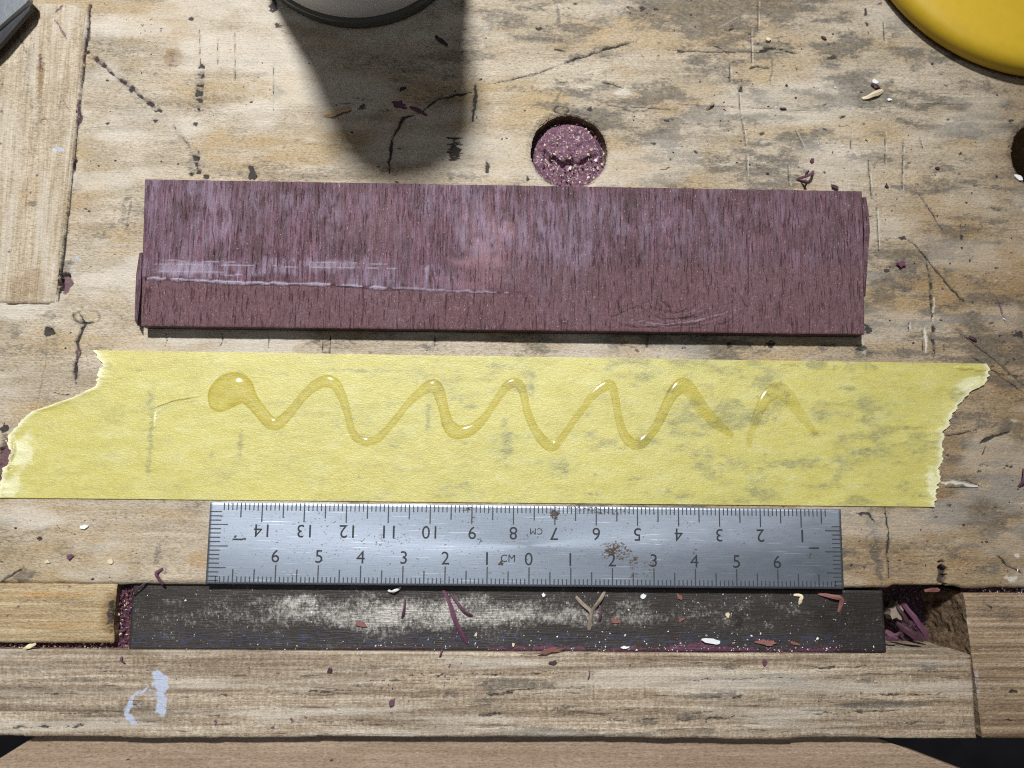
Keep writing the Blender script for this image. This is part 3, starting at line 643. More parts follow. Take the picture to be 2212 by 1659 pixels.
def p_jaw(p):
    X, Y = p.X, p.Y
    p.field('grey')[:] = np.clip(sstep(.54, .76, fbm(X*.45, Y*4.5, 5, 8))*(.62+.35*sstep(-6, 3, X))+.08, 0, 1)
    p.field('pale')[:] = np.clip(sstep(.5, .72, fbm(X*.3+7, Y*3.5, 4, 19))*.5, 0, 1)
    p.field('tone')[:] = .15 + .35*sstep(7, 12, X)
    p.H[:] += .02*(fbm(X*.4, Y*7, 4, 5)-.5)
    top = U(1100, 1405, Z_JAW)[1]
    g = p.field('grey'); g *= .15+.85*sstep(.25, .6, top-Y)
    # paint smear
    p.stroke([(345, 1462), (350, 1490), (348, 1530)], 24, 'paint', 1, jit=.5, taper=False); p.stroke([(335, 1480), (310, 1492), (285, 1505), (270, 1540), (280, 1560), (305, 1563)], 17, 'paint', .95, jit=.6)
    p.blob(325, 1500, 26, 22, 'paint', .5, rough=.8); p.blob(290, 1520, 18, 20, 'paint', .45, rough=.9); p.blob(375, 1462, 6, 5, 'paint', .6); p.blob(465, 1508, 5, 4, 'paint', .7)
    for x0, x1, y, w_ in [(0, 60, 1475, 4), (60, 180, 1498, 4), (180, 420, 1450, 3), (390, 520, 1504, 4), (560, 760, 1494, 4), (740, 1020, 1470, 4), (980, 1120, 1543, 6), (620, 820, 1560, 4), (1200, 1420, 1535, 4),
                          (1440, 1700, 1468, 4), (1500, 1720, 1506, 4), (1440, 1640, 1552, 5), (1700, 1950, 1540, 5), (1800, 2050, 1502, 4), (1730, 1900, 1442, 5), (1900, 2080, 1562, 4), (0, 220, 1570, 5), (230, 420, 1560, 4),
                          (860, 1240, 1456, 5), (1110, 1300, 1486, 4), (1290, 1440, 1556, 5), (1040, 1120, 1497, 6), (100, 260, 1540, 3), (520, 700, 1530, 3), (1480, 1560, 1540, 4)]:
        p.stroke([(x0, y+3), ((x0+x1)/2, y), (x1, y-4)], w_, 'dark', .68, jit=.9, wob=1.2, h=-.012)
    for x, y in [(1050, 1512), (1060, 1490), (970, 1500), (1210, 1530), (1490, 1550), (1400, 1560), (790, 1480), (1580, 1440), (1870, 1470), (2010, 1445)]: p.blob(x, y, 34, 7, 'grey', .9, rough=.9)
    for x, y, r in [(42, 1482, 5), (470, 1530, 5), (472, 1545, 6), (466, 1562, 7), (600, 1455, 6), (590, 1570, 8), (715, 1448, 6), (847, 1517, 7), (846, 1542, 4), (825, 1487, 4), (910, 1455, 3), (1000, 1578, 3), (1480, 1547, 3), (1525, 1560, 4), (1860, 1498, 4),
                    (960, 1462, 5), (970, 1440, 5), (960, 1480, 3), (790, 1455, 4), (1280, 1458, 3), (1280, 1510, 4), (205, 1465, 3), (660, 1548, 5), (630, 1556, 6)]:
        p.blob(x, y, r*.8, r*1.2, 'purp', .95, rough=.8, ang=rnd.uniform(-30, 30))
    for x in (1270, 1392, 893, 872, 1282): p.stroke([(x, 1440), (x+1, 1590)], 1.8, 'tone', .8)
    for x in (290, 300, 310, 322, 362): p.stroke([(x, 1420), (x-2, 1440)], 4, 'tone', .8)
def e_jaw(X, Y, u, v):
    Y -= (1-v)*(.05*(fbm(X*1.1, X*0, 4, 14)-.5) + .05*(vnoise(np.floor(X*.45), X*0, 3)-.5))
    X += .03*(fbm(Y*3, Y*0, 3, 6)-.5)*u
quad_slab('wooden_jaw', [(-300, 1401), (2098, 1415), (2110, 1596), (-300, 1590)], Z_JAW, -2.8, .032, M_JAW, vise, p_jaw, e_jaw, cham=.045)

def p_beam(p): p.H[:] += .01*(fbm(p.X*.3, p.Y*5, 3, 2)-.5); p.blob(280, 1640, 7, 2.5, 'dark', .9, rough=.8); p.blob(715, 1642, 7, 3, 'dark', .8); p.blob(130, 1640, 6, 2, 'amber', 1)
quad_slab('wooden_beam', [(80, 1588), (1880, 1588), (2440, 1800), (-260, 1800)], Z_BEAM, -.62, .06, M_BEAM, None, p_beam, cham=.04,
          label='plain smooth wooden beam below the wooden vise jaw at the bottom edge', category='beam')

# floor far below
V = np.array([(-120, -120, -60), (120, -120, -60), (120, 120, -60), (-120, 120, -60)], float)
nfl = 90; fx, fy = np.meshgrid(np.linspace(-120, 120, nfl), np.linspace(-120, 120, nfl))
V = np.stack([fx.ravel(), fy.ravel(), (-60+3*fbm(fx*.06, fy*.1, 3, 4)).ravel()], -1)
link('floor', mesh_np('floor', V, grid_faces(nfl, nfl)), M_FLOOR, kind='structure')

# ------------------------------------------------------------------ dust packed into the joints (nobody could count it)
def dust_sheet(name, corners, z, amp, mat, seed=0, **kw):
    tl, tr, br, bl = [U(x, y, z)[:2] for x, y in corners]; st = .028
    nx = int(np.linalg.norm(tr-tl)/st)+2; ny = int(np.linalg.norm(bl-tl)/st)+2
    u = np.linspace(0, 1, nx)[None, :, None]; v = np.linspace(0, 1, ny)[:, None, None]
    P = (bl*(1-u)+br*u)*(1-v)+(tl*(1-u)+tr*u)*v
    X, Y = P[..., 0], P[..., 1]
    H = amp*(fbm(X*5, Y*5, 5, seed, .65)-.5)*2
    V = np.stack([X.ravel(), Y.ravel(), (z+H).ravel()], -1)
    return link(name, mesh_np(name, V, grid_faces(nx, ny)), mat, origin=(*((tl+br)/2), z), kind='stuff', **kw)
dust_sheet('sawdust', [(225, 1250), (300, 1250), (300, 1412), (225, 1412)], -.32, .10, M_DUST, 3, label='purple sawdust packed between the pale edge board and steel bar')
dust_sheet('sawdust', [(-30, 1378), (250, 1378), (250, 1412), (-30, 1412)], -.30, .09, M_DUST, 5, label='purple sawdust filling the joint under the pale edge board')
dust_sheet('sawdust', [(2075, 1268), (2260, 1268), (2260, 1290), (2075, 1288)], -.34, .05, M_DUST, 7, label='purple sawdust in the joint above the right end block')
M_POCK = dust_mat('pocket_debris', (.02, .014, .014), (.12, .05, .075), (.26, .24, .24), .8)
dust_sheet('pocket_debris', [(1880, 1240), (2140, 1240), (2140, 1440), (1880, 1440)], -1.75, .22, M_POCK, 9, label='dusty dark debris at the bottom of the pocket right of the steel bar')

# plug of sawdust in the dog hole
cx, cy, r = holes[0]
n_ = 76; ux, uy = np.meshgrid(np.linspace(-r*1.07, r*1.07, n_), np.linspace(-r*1.07, r*1.07, n_))
d = np.hypot(ux, uy); q = ux*.95+uy*.2
crk = uy + .13 - .25*(ux/r)**2 + .22*(fbm(ux*5, uy*0, 4, 5)-.5)*2 + .12*ux
H = -.30 + .12*(fbm(ux*4, uy*4, 5, 31, .65)-.5)*2 + .10*np.clip(-crk*2.0, -1, .1)*(-1)*.6
H -= .20*np.exp(-(crk/.05)**2)*(.3+1.2*fbm(ux*3+5, uy*3, 3, 17))*sstep(r*.95, r*.5, abs(ux)) 
H -= .12*(uy > 0)*0 + .14*sstep(-.1, -r, uy)
H -= .25*sstep(r*.8, r, d)*(uy > -.2)
V = np.stack([(cx+ux).ravel(), (cy+uy).ravel(), H.ravel()], -1); Q = grid_faces(n_, n_)
Q = Q[(d.ravel()[Q] < r*1.07).all(1)]
link('sawdust_plug', mesh_np('sawdust_plug', V, Q), M_PLUG, origin=(cx, cy, -.5), label='round plug of purple sawdust caught in the dog hole above the purple board', category='sawdust plug')

# ------------------------------------------------------------------ purple board
ZT = .42
board = thing('purple_board', 'rough purple hardwood board lying above the yellow tape', 'board', (*U(1085, 560)[:2], 0))
def p_pb(p):
    X, Y = p.X, p.Y
    lo = U(700, 700, ZT)[1]
    line = [(318, 600), (380, 604), (450, 607), (520, 611), (600, 612), (680, 613), (760, 617), (830, 622), (900, 624), (1000, 628), (1110, 632)]
    P = np.array([U(x, y, ZT)[:2] for x, y in line]); yl = np.interp(X, P[:, 0], P[:, 1]); fade = 1-sstep(-1.5, 1.2, X)
    below = sstep(.04, -.04, Y-yl-.03*(fbm(X*3, X*0, 3, 2)-.5))
    p.field('coarse')[:] = np.clip(below*(.35+.65*fade) + .75*sstep(-.7, -1.3, Y-U(1100, 480, ZT)[1])*sstep(-2, 2, X) + .3*sstep(2, 6, X), 0, 1)
    p.H[:] += -.03*below*fade
    p.stroke(line[:8], 5, 'pale', .85, wob=.35, jit=.9, h=.02, taper=False); p.stroke(line[7:], 4, 'pale', .55, wob=.8, jit=1, h=.014)  # pale line paints the ridge's edge highlight into the colour
    p.stroke([(x, y+4) for x, y in line[:9]], 4, 'dark', .55, wob=.6, jit=.9)
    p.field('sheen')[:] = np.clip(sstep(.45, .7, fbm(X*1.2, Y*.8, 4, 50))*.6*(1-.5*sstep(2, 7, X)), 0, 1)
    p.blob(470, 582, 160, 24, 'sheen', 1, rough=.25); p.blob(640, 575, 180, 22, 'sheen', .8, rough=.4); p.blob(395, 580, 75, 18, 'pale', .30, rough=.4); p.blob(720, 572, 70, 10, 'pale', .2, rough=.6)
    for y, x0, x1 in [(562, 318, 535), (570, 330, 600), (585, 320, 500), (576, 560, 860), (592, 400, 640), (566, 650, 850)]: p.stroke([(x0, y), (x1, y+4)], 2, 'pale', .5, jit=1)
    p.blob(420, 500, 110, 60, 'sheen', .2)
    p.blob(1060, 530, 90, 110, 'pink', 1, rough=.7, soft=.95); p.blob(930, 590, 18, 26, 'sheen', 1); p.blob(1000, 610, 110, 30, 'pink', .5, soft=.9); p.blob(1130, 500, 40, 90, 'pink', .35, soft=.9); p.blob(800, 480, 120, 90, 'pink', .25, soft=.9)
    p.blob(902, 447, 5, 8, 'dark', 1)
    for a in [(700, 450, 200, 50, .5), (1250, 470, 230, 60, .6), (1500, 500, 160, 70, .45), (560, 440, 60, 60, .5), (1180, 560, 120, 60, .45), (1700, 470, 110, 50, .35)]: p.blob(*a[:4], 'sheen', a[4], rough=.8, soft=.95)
    for x in range(2, 95):
        xx = rnd.uniform(310, 1860); yy = rnd.uniform(392, 700); L = rnd.uniform(12, 50)
        p.stroke([(xx, yy), (xx+rnd.uniform(-3, 3), min(705, yy+L))], rnd.uniform(2, 4.5), 'dark', rnd.uniform(.35, .65), h=-.012, jit=.9)
    p.stroke([(1618, 415), (1617, 640)], 3.5, 'dark', .85, h=-.02); p.stroke([(598, 392), (600, 640)], 2.5, 'dark', .7); p.stroke([(420, 400), (416, 620)], 3, 'dark', .6)
    for k in range(14):
        x = rnd.uniform(1220, 1620); y = rnd.uniform(630, 670); p.stroke([(x, y), (x+rnd.uniform(2, 12), y+20), (x+rnd.uniform(6, 24), y+rnd.uniform(24, 42))], rnd.uniform(2, 5), 'dark', rnd.uniform(.35, .7), h=-.015, jit=.9)
    for k in range(13):
        r_ = 16+k*7.5; a0 = rnd.uniform(.15, .5); a1 = rnd.uniform(1.9, 2.8)
        pt_ = [(1450+1.55*r_*math.cos(t), 652+.62*r_*math.sin(t)) for t in np.linspace(a0, a1, 8)]
        p.stroke([q for q in pt_ if q[1] < 712] or pt_[:2], rnd.uniform(2.5, 4.5), ('dark', 'pink', 'sheen')[k % 3], rnd.uniform(.4, .75), jit=.9, wob=1.0, h=(-.014, .01, .012)[k % 3])
    p.stroke([(1360, 690), (1440, 702), (1520, 690), (1590, 668)], 2.5, 'pale', .35); p.stroke([(1310, 690), (1380, 660), (1450, 700)], 4, 'dark', .6)
    p.H[:] += .016*(fbm(X*9, Y*1.6, 4, 22)-.5)*(1+1.3*sstep(-2, 5, X)) + .02*(fbm(X*5, Y*3, 4, 72)-.5)*sstep(-3, 4, X)
def e_pb(X, Y, u, v):
    Y += .012*(fbm(X*7, X*0, 3, 9)-.5)*(v > .5) + .008*(fbm(X*5, X*0, 3, 29)-.5)*(v < .5)
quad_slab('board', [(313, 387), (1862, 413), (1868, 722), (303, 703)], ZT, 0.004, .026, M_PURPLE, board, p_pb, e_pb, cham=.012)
def splinter(name, pts, z0, z1, mat, parent, wd):
    V = []; Q = []; m = len(pts)
    for k, (x, y) in enumerate(pts):
        c = U(x, y, z1); t = k/(m-1); ww = px(wd*(math.sin(math.pi*min(1, .12+t*.95))**.6+.15), x, y)
        for i, (du, z) in enumerate([(-.5, z0), (.5, z0), (.5, z1), (-.5, z1-.05)]):
            V.append((c[0]+du*ww+rnd.uniform(-.01, .01), c[1], z))
    for k in range(m-1):
        for i in range(4): a = k*4; Q.append((a+i, a+(i+1) % 4, a+4+(i+1) % 4, a+4+i))
    Q += [(3, 2, 1, 0), ((m-1)*4, (m-1)*4+1, (m-1)*4+2, (m-1)*4+3)]
    return link(name, mesh_np(name, V, Q, smooth=False), mat, parent)
splinter('split_edge', [(303, 545), (299, 590), (296, 640), (293, 690), (296, 702)], .005, .33, M_PURPLE, board, 12)
splinter('split_edge', [(1868, 425), (1872, 455), (1874, 500), (1871, 560), (1869, 640)], .005, .36, M_PURPLE, board, 9)

# ------------------------------------------------------------------ masking tape
top_e = [(205, 757), (600, 764), (1106, 772), (1600, 779), (2128, 786)]
bot_e = [(2, 1075), (500, 1081), (1106, 1087), (1600, 1091), (2014, 1095)]
left_e = [(205, 757), (212, 770), (222, 783), (228, 792), (216, 795), (214, 815), (206, 835), (180, 850), (140, 866), (100, 880), (70, 890), (50, 908), (40, 922), (22, 940), (18, 955), (26, 975), (20, 1000), (8, 1015), (6, 1035), (0, 1055), (1, 1075)]
right_e = [(2128, 786), (2134, 795), (2132, 812), (2122, 830), (2092, 848), (2074, 866), (2066, 880), (2056, 895), (2047, 918), (2036, 930), (2033, 948), (2031, 975), (2033, 1000), (2026, 1012), (2028, 1030), (2024, 1048), (2020, 1058), (2020, 1080), (2014, 1095)]
def resample(e, v):          # x as a function of height along a torn end
    ys = np.array([p[1] for p in e], float); ys = np.maximum.accumulate(ys+np.arange(len(ys))*.01); xs = np.array([p[0] for p in e], float)
    return np.interp(ys[0]+(ys[-1]-ys[0])*v, ys, xs)
nv, nu = 150, 900
vv = np.linspace(0, 1, nv)
jag = lambda s, a: a*(fbm(vv*60, vv*0, 3, s)-.5)*2
xl_ = resample(left_e, vv)+jag(3, 4); xr_ = resample(right_e, vv)+jag(8, 6)
uu = np.linspace(0, 1, nu); uu = uu + .0
TX = np.zeros((nv, nu)); TY = np.zeros((nv, nu))
A, Bv, Cc, Dd = [np.array(U(*q)[:2]) for q in ((205, 757), (2128, 786), (2014, 1095), (2, 1075))]
for j, v in enumerate(vv):
    x = xl_[j]+(xr_[j]-xl_[j])*uu
    yt = np.interp(x, [0, 2212], [754, 787.5]); yb = np.interp(x, [0, 2212], [1075, 1096.5])
    y = yt+(yb-yt)*v
    c = np.stack([(x-1106)*1.80832, (829.5-y)*1.80832, np.full_like(x, -F_PX)]); dd = M @ c; t = (0-CAM[2])/dd[2]
    TX[j] = CAM[0]+t*dd[0]; TY[j] = CAM[1]+t*dd[1]
TH = .030 + .010*fbm(TX*1.2, TY*3, 3, 4) + .004*fbm(TX*9, TY*12, 2, 14)
e = np.minimum(uu[None, :]*22, (1-uu[None, :])*22)
TH += .05*np.exp(-(e/.25)**2)*(fbm(TX*2, TY*4, 3, 6))            # torn ends lift a little
tp = Paint(TX, TY, .03)
tp.blob(335, 905, 4, 22, 'pale', .6, h=.03, rough=.2); tp.stroke([(330, 882), (375, 865), (430, 855)], 4, 'fold', .7, h=.02); tp.stroke([(28, 940), (32, 980), (16, 1020)], 8, 'fold', .6, h=.05)
tp.stroke([(215, 790), (300, 795), (420, 780)], 16, 'fold', .35); tp.stroke([(2060, 795), (2132, 800)], 6, 'fold', .6, h=.03)
tf = tp.field('stain'); tf[:] = .80*sstep(.44, .70, fbm(tp.X*.7, tp.Y*1.5, 5, 91)*.6+fbm(tp.X*2.5, tp.Y*5, 3, 44)*.4)*(.5+.5*sstep(-6, 4, tp.X))
rt = random.Random(5)
for k in range(120):
    tp.blob(rt.uniform(250, 2020) if k % 3 else rt.uniform(1250, 2020), rt.uniform(785, 1080), rt.uniform(6, 40), rt.uniform(4, 12), 'stain', rt.uniform(.35, .8), rough=.9, soft=.9)
for a in [(325, 960, 12, 110), (325, 870, 14, 50), (925, 905, 9, 60), (1092, 960, 22, 75), (1150, 840, 10, 45), (1680, 860, 30, 60), (1210, 1010, 60, 25), (1565, 880, 30, 22), (1720, 1000, 90, 18), (1530, 1010, 50, 35), (1080, 790, 60, 10), (520, 960, 10, 60), (1640, 820, 60, 25), (1870, 870, 25, 22), (1960, 925, 80, 8), (1780, 1050, 70, 10), (1650, 905, 50, 14), (780, 800, 120, 8), (1010, 1050, 40, 14)]:
    tp.blob(*a, 'stain', .8, rough=.8, soft=.9)
ed = np.minimum(uu[None, :]*22, (1-uu[None, :])*22)+.0*TX
f = tp.field('pale'); f[:] = np.maximum(f, (.75*np.exp(-(ed/.10)**2)).ravel())
tp.blob(50, 975, 26, 40, 'pale', .55, rough=.6); tp.blob(25, 1050, 22, 30, 'pale', .5, rough=.6); tp.blob(2090, 830, 36, 16, 'pale', .5, rough=.5, ang=30); tp.blob(2012, 1040, 14, 40, 'pale', .5, rough=.5)
TH = TH + tp.H.reshape(nv, nu)
V = np.stack([TX.ravel(), TY.ravel(), TH.ravel()], -1)
Q = grid_faces(nu, nv)[:, ::-1]; nT = len(V)
V, Q2 = skirt(nu, nv, V, .004)
me = mesh_np('masking_tape', V, np.concatenate([Q, Q2[:, ::-1]])); attrs(me, tp.f, nT)
def tape_mat():
    n = NT('yellow_crepe_tape')
    a = n.noise((1.3, 3.5, 1), 5, .65); b = n.noise((9, 24, 6), 5, .7, off=3); c = n.noise((26, 30, 9), 4, .7, off=6)
    col = n.ramp(a, [(.3, (.60, .54, .095)), (.55, (.68, .635, .175)), (.75, (.73, .71, .33))])
    col = n.mix(n.math('MULTIPLY', n.step(b, .62, .40), .35), col, (.50, .43, .10))
    col = n.mix(n.math('MULTIPLY', n.step(c, .54, .66), .5), col, (.80, .77, .45))
    col = n.mix(n.math('MULTIPLY', n.step(n.noise((3, 8, 4), 6, .7, off=11), .50, .70), .45), col, (.44, .41, .16))
    st = n.step(n.math('ADD', n.attr('stain'), n.math('MULTIPLY', n.math('SUBTRACT', n.noise((4, 8, 4), 5, .65, off=21), .5), .9)), .05, 1.0)
    st = n.math('MULTIPLY', st, n.step(n.math('ADD', n.noise((9, 20, 6), 6, .75, off=44), n.math('MULTIPLY', st, .12)), .34, .74))
    col = n.mix(n.math('MULTIPLY', st, .80), col, (.205, .215, .115))
    col = n.mix(n.attr('pale'), col, (.80, .78, .56)); col = n.mix(n.math('MULTIPLY', n.attr('fold'), .6), col, (.45, .35, .06))
    bp_ = n.bump(n.math('ADD', n.math('MULTIPLY', b, .8), c), .42, .03)
    p = n.pbsdf(col, n.math('ADD', .30, n.math('MULTIPLY', c, .2)), bump=bp_, spec=1.0)
    tr = n.new('ShaderNodeBsdfTransparent'); tr.inputs[0].default_value = (1, .93, .55, 1)
    mx = n.new('ShaderNodeMixShader'); n.set(mx.inputs[0], n.math('MULTIPLY_ADD', n.attr('pale'), -.25, .36))
    n.t.links.new(p.outputs[0], mx.inputs[1]); n.t.links.new(tr.outputs[0], mx.inputs[2]); n.t.links.new(mx.outputs[0], n.out.inputs[0])
    return n.m
link('masking_tape', me, tape_mat(), origin=(*U(1050, 930)[:2], 0), label='long torn strip of yellow masking tape stuck to the bench', category='masking tape')

# ------------------------------------------------------------------ glue
def glue_mat(name, tint, edge):
    n = NT(name)
    g = n.new('ShaderNodeNewGeometry'); sx = n.new('ShaderNodeSeparateXYZ'); n.t.links.new(g.outputs['Normal'], sx.inputs[0])
    col = n.mix(n.step(sx.outputs[2], .965, .915), tint, edge)
    tr = n.new('ShaderNodeBsdfTransparent'); n.set(tr.inputs[0], col)
    gl = n.new('ShaderNodeBsdfGlossy'); gl.inputs['Roughness'].default_value = .12
    fr = n.new('ShaderNodeFresnel'); fr.inputs[0].default_value = 1.38
    mx = n.new('ShaderNodeMixShader'); n.set(mx.inputs[0], n.math('MULTIPLY', fr.outputs[0], n.math('SUBTRACT', 1.0, g.outputs['Backfacing']))); n.t.links.new(tr.outputs[0], mx.inputs[1]); n.t.links.new(gl.outputs[0], mx.inputs[2])
    n.t.links.new(mx.outputs[0], n.out.inputs[0]); return n.m
def glue(name, pts, mat, hk, label):
    ZG = .040
    C = np.array([(*U(x, y, ZG)[:2], px(r, x, y)) for x, y, r, *_ in pts]); hk_ = np.array([p[3]*1.25 if len(p) > 3 else hk for p in pts])
    # smooth the path
    t = np.arange(len(C)); T = np.linspace(0, len(C)-1, (len(C)-1)*7+1)
    def cr(a):
        i = np.clip(np.floor(T).astype(int), 0, len(C)-2); f = T-i
        p0 = a[np.maximum(i-1, 0)]; p1 = a[i]; p2 = a[i+1]; p3 = a[np.minimum(i+2, len(C)-1)]
        return .5*(2*p1+(p2-p0)*f+(2*p0-5*p1+4*p2-p3)*f**2+(3*p1-p0-3*p2+p3)*f**3)
    PX_, PY_, PR, PH = cr(C[:, 0]), cr(C[:, 1]), cr(C[:, 2]), cr(hk_)
    st = .016
    x0, x1 = PX_.min()-.6, PX_.max()+.6; y0, y1 = PY_.min()-.6, PY_.max()+.6
    ax = np.arange(x0, x1, st); ay = np.arange(y0, y1, st); X, Y = np.meshgrid(ax, ay)
    best = np.full(X.shape, -1.0); bh = np.zeros(X.shape)
    for k in range(len(PX_)):
        R = PR[k]*1.4
        i0, i1 = np.searchsorted(ax, [PX_[k]-R, PX_[k]+R]); j0, j1 = np.searchsorted(ay, [PY_[k]-R, PY_[k]+R])
        xs = X[j0:j1, i0:i1]; ys = Y[j0:j1, i0:i1]
        s_ = 1-((xs-PX_[k])**2+(ys-PY_[k])**2)/PR[k]**2
        b = best[j0:j1, i0:i1]; q = s_ > b; b[q] = s_[q]
        hh = PH[k]*PR[k]*s_; g = bh[j0:j1, i0:i1]; g[q] = hh[q]
    # blur the height so that the bead reads as one liquid body
    for _ in range(10):
        bh[1:-1, 1:-1] = (bh[1:-1, 1:-1]*4+bh[:-2, 1:-1]+bh[2:, 1:-1]+bh[1:-1, :-2]+bh[1:-1, 2:])/8
    Hh = ZG+bh
    V = np.stack([X.ravel(), Y.ravel(), Hh.ravel()], -1); Q = grid_faces(len(ax), len(ay))
    ok = (best.ravel()[Q] > -.22).all(1); Q = Q[ok]
    used = np.unique(Q); mp = np.zeros(len(V), int); mp[used] = np.arange(len(used))
    return link(name, mesh_np(name, V[used], mp[Q]), mat, origin=(float(C[:, 0].mean()), float(C[:, 1].mean()), ZG), label=label, category='glue', group='clear glue on the tape')
bead = [(474, 866, 24), (484, 852, 34), (502, 840, 37), (518, 842, 30), (532, 852, 20), (546, 869, 15), (566, 893, 14), (580, 910, 14), (596, 916, 13.5), (612, 906, 12), (632, 884, 10), (655, 856, 10), (670, 841, 10.5), (688, 828, 12), (708, 823, 13),
        (724, 830, 12), (734, 846, 10.5), (742, 865, 9.5), (748, 884, 8.5), (754, 908, 8), (760, 930, 8.5), (771, 946, 9.5), (792, 954, 9.5), (816, 947, 9.5), (830, 934, 8.5), (844, 918, 8), (860, 898, 8), (876, 878, 8), (890, 863, 8.5), (905, 849, 10), (921, 838, 12),
        (937, 833, 14), (947, 845, 13), (953, 862, 12), (960, 890, 11), (968, 916, 13), (982, 931, 16), (1000, 933, 14), (1018, 927, 12), (1036, 914, 10), (1050, 898, 8.5), (1064, 877, 8), (1080, 853, 8.5), (1095, 834, 10), (1112, 826, 11), (1124, 834, 10), (1131, 852, 9), (1137, 880, 8.5),
        (1144, 903, 9), (1154, 925, 9.5), (1171, 950, 11), (1188, 964, 11), (1200, 961, 9.5), (1211, 948, 8), (1226, 928, 7.5), (1241, 907, 7.5), (1256, 887, 7.5), (1271, 866, 8), (1284, 851, 9), (1300, 838, 10), (1317, 831, 11), (1326, 846, 9), (1331, 870, 8.5), (1337, 904, 8.5), (1345, 932, 9.5),
        (1356, 950, 11), (1372, 960, 11), (1388, 956, 11), (1402, 942, 10), (1418, 920, 10), (1430, 896, 10), (1441, 873, 11), (1455, 848, 13, .22), (1474, 833, 17, .18), (1490, 843, 16, .12), (1505, 865, 15, .08), (1522, 888, 14, .07), (1545, 912, 12, .06), (1565, 928, 9, .06), (1580, 938, 6, .05)]
M_GLUE = glue_mat('clear_glue', (.983, .98, .943), (.87, .825, .58)); M_GLUE2 = glue_mat('thin_glue', (.99, .988, .962), (.915, .885, .70))
glue('glue_bead', bead, M_GLUE, .23, 'shiny zigzag bead of clear glue starting in a round blob on the tape')
glue('glue_bead', [(1617, 962, 5, .06), (1620, 945, 7, .08), (1628, 918, 9, .12), (1640, 888, 11, .2), (1650, 868, 13, .22), (1664, 851, 15, .2), (1682, 843, 18, .14), (1702, 858, 16, .09), (1718, 880, 13, .07), (1738, 906, 10, .06), (1762, 936, 6, .05)], M_GLUE2, .2,
     'separate short hook of thin clear glue right of the zigzag bead')

# ------------------------------------------------------------------ steel ruler
ZR = .095
rc = [U(x, y, ZR)[:2] for x, y in ((453.8, 1083.6), (1814.6, 1100.8), (1825, 1273), (442, 1261.5))]
r_o = (rc[2]+rc[3])/2; r_ux = (rc[2]-rc[3]); RL = np.linalg.norm(r_ux); r_ux /= RL; r_uy = np.array((-r_ux[1], r_ux[0]))
RW = float(np.mean([np.dot(rc[0]-rc[3], r_uy), np.dot(rc[1]-rc[2], r_uy)])); RL = float((RL+np.linalg.norm(rc[1]-rc[0]))/2)
ruler = thing('steel_ruler', 'rust-flecked steel centimetre ruler lying between the yellow tape and steel bar', 'ruler', (*(r_o+r_uy*RW/2), .02))
def RP(u, v, z=ZR): p = r_o+r_ux*u+r_uy*v; return (p[0], p[1], z)
nx, ny = 420, 60
u_, v_ = np.meshgrid(np.linspace(-RL/2, RL/2, nx), np.linspace(0, RW, ny))
RX = r_o[0]+r_ux[0]*u_+r_uy[0]*v_; RY = r_o[1]+r_ux[1]*u_+r_uy[1]*v_
rp = Paint(RX, RY, ZR)
for x, y, a, b, k in [(1325, 1190, 22, 16, .75), (1365, 1215, 34, 24, .62), (1330, 1192, 45, 26, .45), (1400, 1215, 30, 16, .4), (1365, 1245, 14, 8, .55), (1340, 1180, 30, 10, .5), (1200, 1112, 14, 14, .7), (1300, 1105, 70, 12, .5), (1250, 1095, 80, 8, .45), (1010, 1098, 20, 10, .5), (1025, 1120, 8, 10, .45), (1035, 1170, 10, 10, .45), (1083, 1217, 10, 6, .8),
                      (507, 1160, 5, 6, .9), (528, 1164, 8, 4, .9), (517, 1165, 12, 2, .9), (598, 1172, 5, 4, .9), (830, 1170, 120, 20, .28), (700, 1110, 30, 10, .3), (1750, 1200, 10, 12, .5), (1500, 1190, 8, 7, .6), (650, 1155, 8, 6, .5), (1150, 1160, 60, 14, .28), (1400, 1240, 60, 12, .32), (1056, 1240, 6, 10, .5), (480, 1115, 8, 8, .4)]:
    rp.blob(x, y, a, b, 'rust', k, rough=.8, soft=.8)
e_ = np.minimum(np.minimum(u_+RL/2, RL/2-u_), np.minimum(v_, RW-v_)); HR = -.02*np.clip(1-e_/.03, 0, 1)
V = np.stack([RX.ravel(), RY.ravel(), (ZR+HR).ravel()], -1); nR = len(V); Qr = grid_faces(nx, ny)
V, Q2 = skirt(nx, ny, V, .035)
me = mesh_np('blade', V, np.concatenate([Qr, Q2])); attrs(me, rp.f, nR); link('blade', me, M_RULER, ruler)
def ucoord(x, y): p = U(x, y, ZR)[:2]-r_o; return float(p@r_ux), float(p@r_uy)
# graduations
tv, tq = [], []
def tick(u0, v0, u1, v1, wd=.026):
    a = np.array((u0, v0)); b = np.array((u1, v1)); d = (b-a)/np.linalg.norm(b-a); n_ = np.array((-d[1], d[0]))*wd/2; k = len(tv)
    for q in (a-n_, b-n_, b+n_, a+n_): tv.append(RP(*q, ZR+.003))
    tq.append((k, k+1, k+2, k+3))
zero_b = ucoord(1142.5, 1266)[0]; k6l, k6r = ucoord(595, 1240)[0], ucoord(1680.5, 1250)[0]; cmb = (k6r-k6l)/12
t14, t1 = ucoord(566.5, 1105)[0], ucoord(1730, 1115)[0]; cmt = (t1-t14)/13
lens = lambda k: .44 if k % 10 == 0 else (.34 if k % 5 == 0 else .17)
for k in range(-74, 75):
    u = zero_b+k*cmb/10
    if abs(u) < RL/2-.16 and (abs(k) != 70 or 1):
        tick(u, .012, u, .012+lens(k) if abs(k) != 70 else .35, .026 if k % 5 else .03)
for k in range(4, 150):
    u = t1+cmt-k*cmt/10
    if u > -RL/2+.3: tick(u, RW-.012, u, RW-.012-lens(k), .026 if k % 5 else .03)
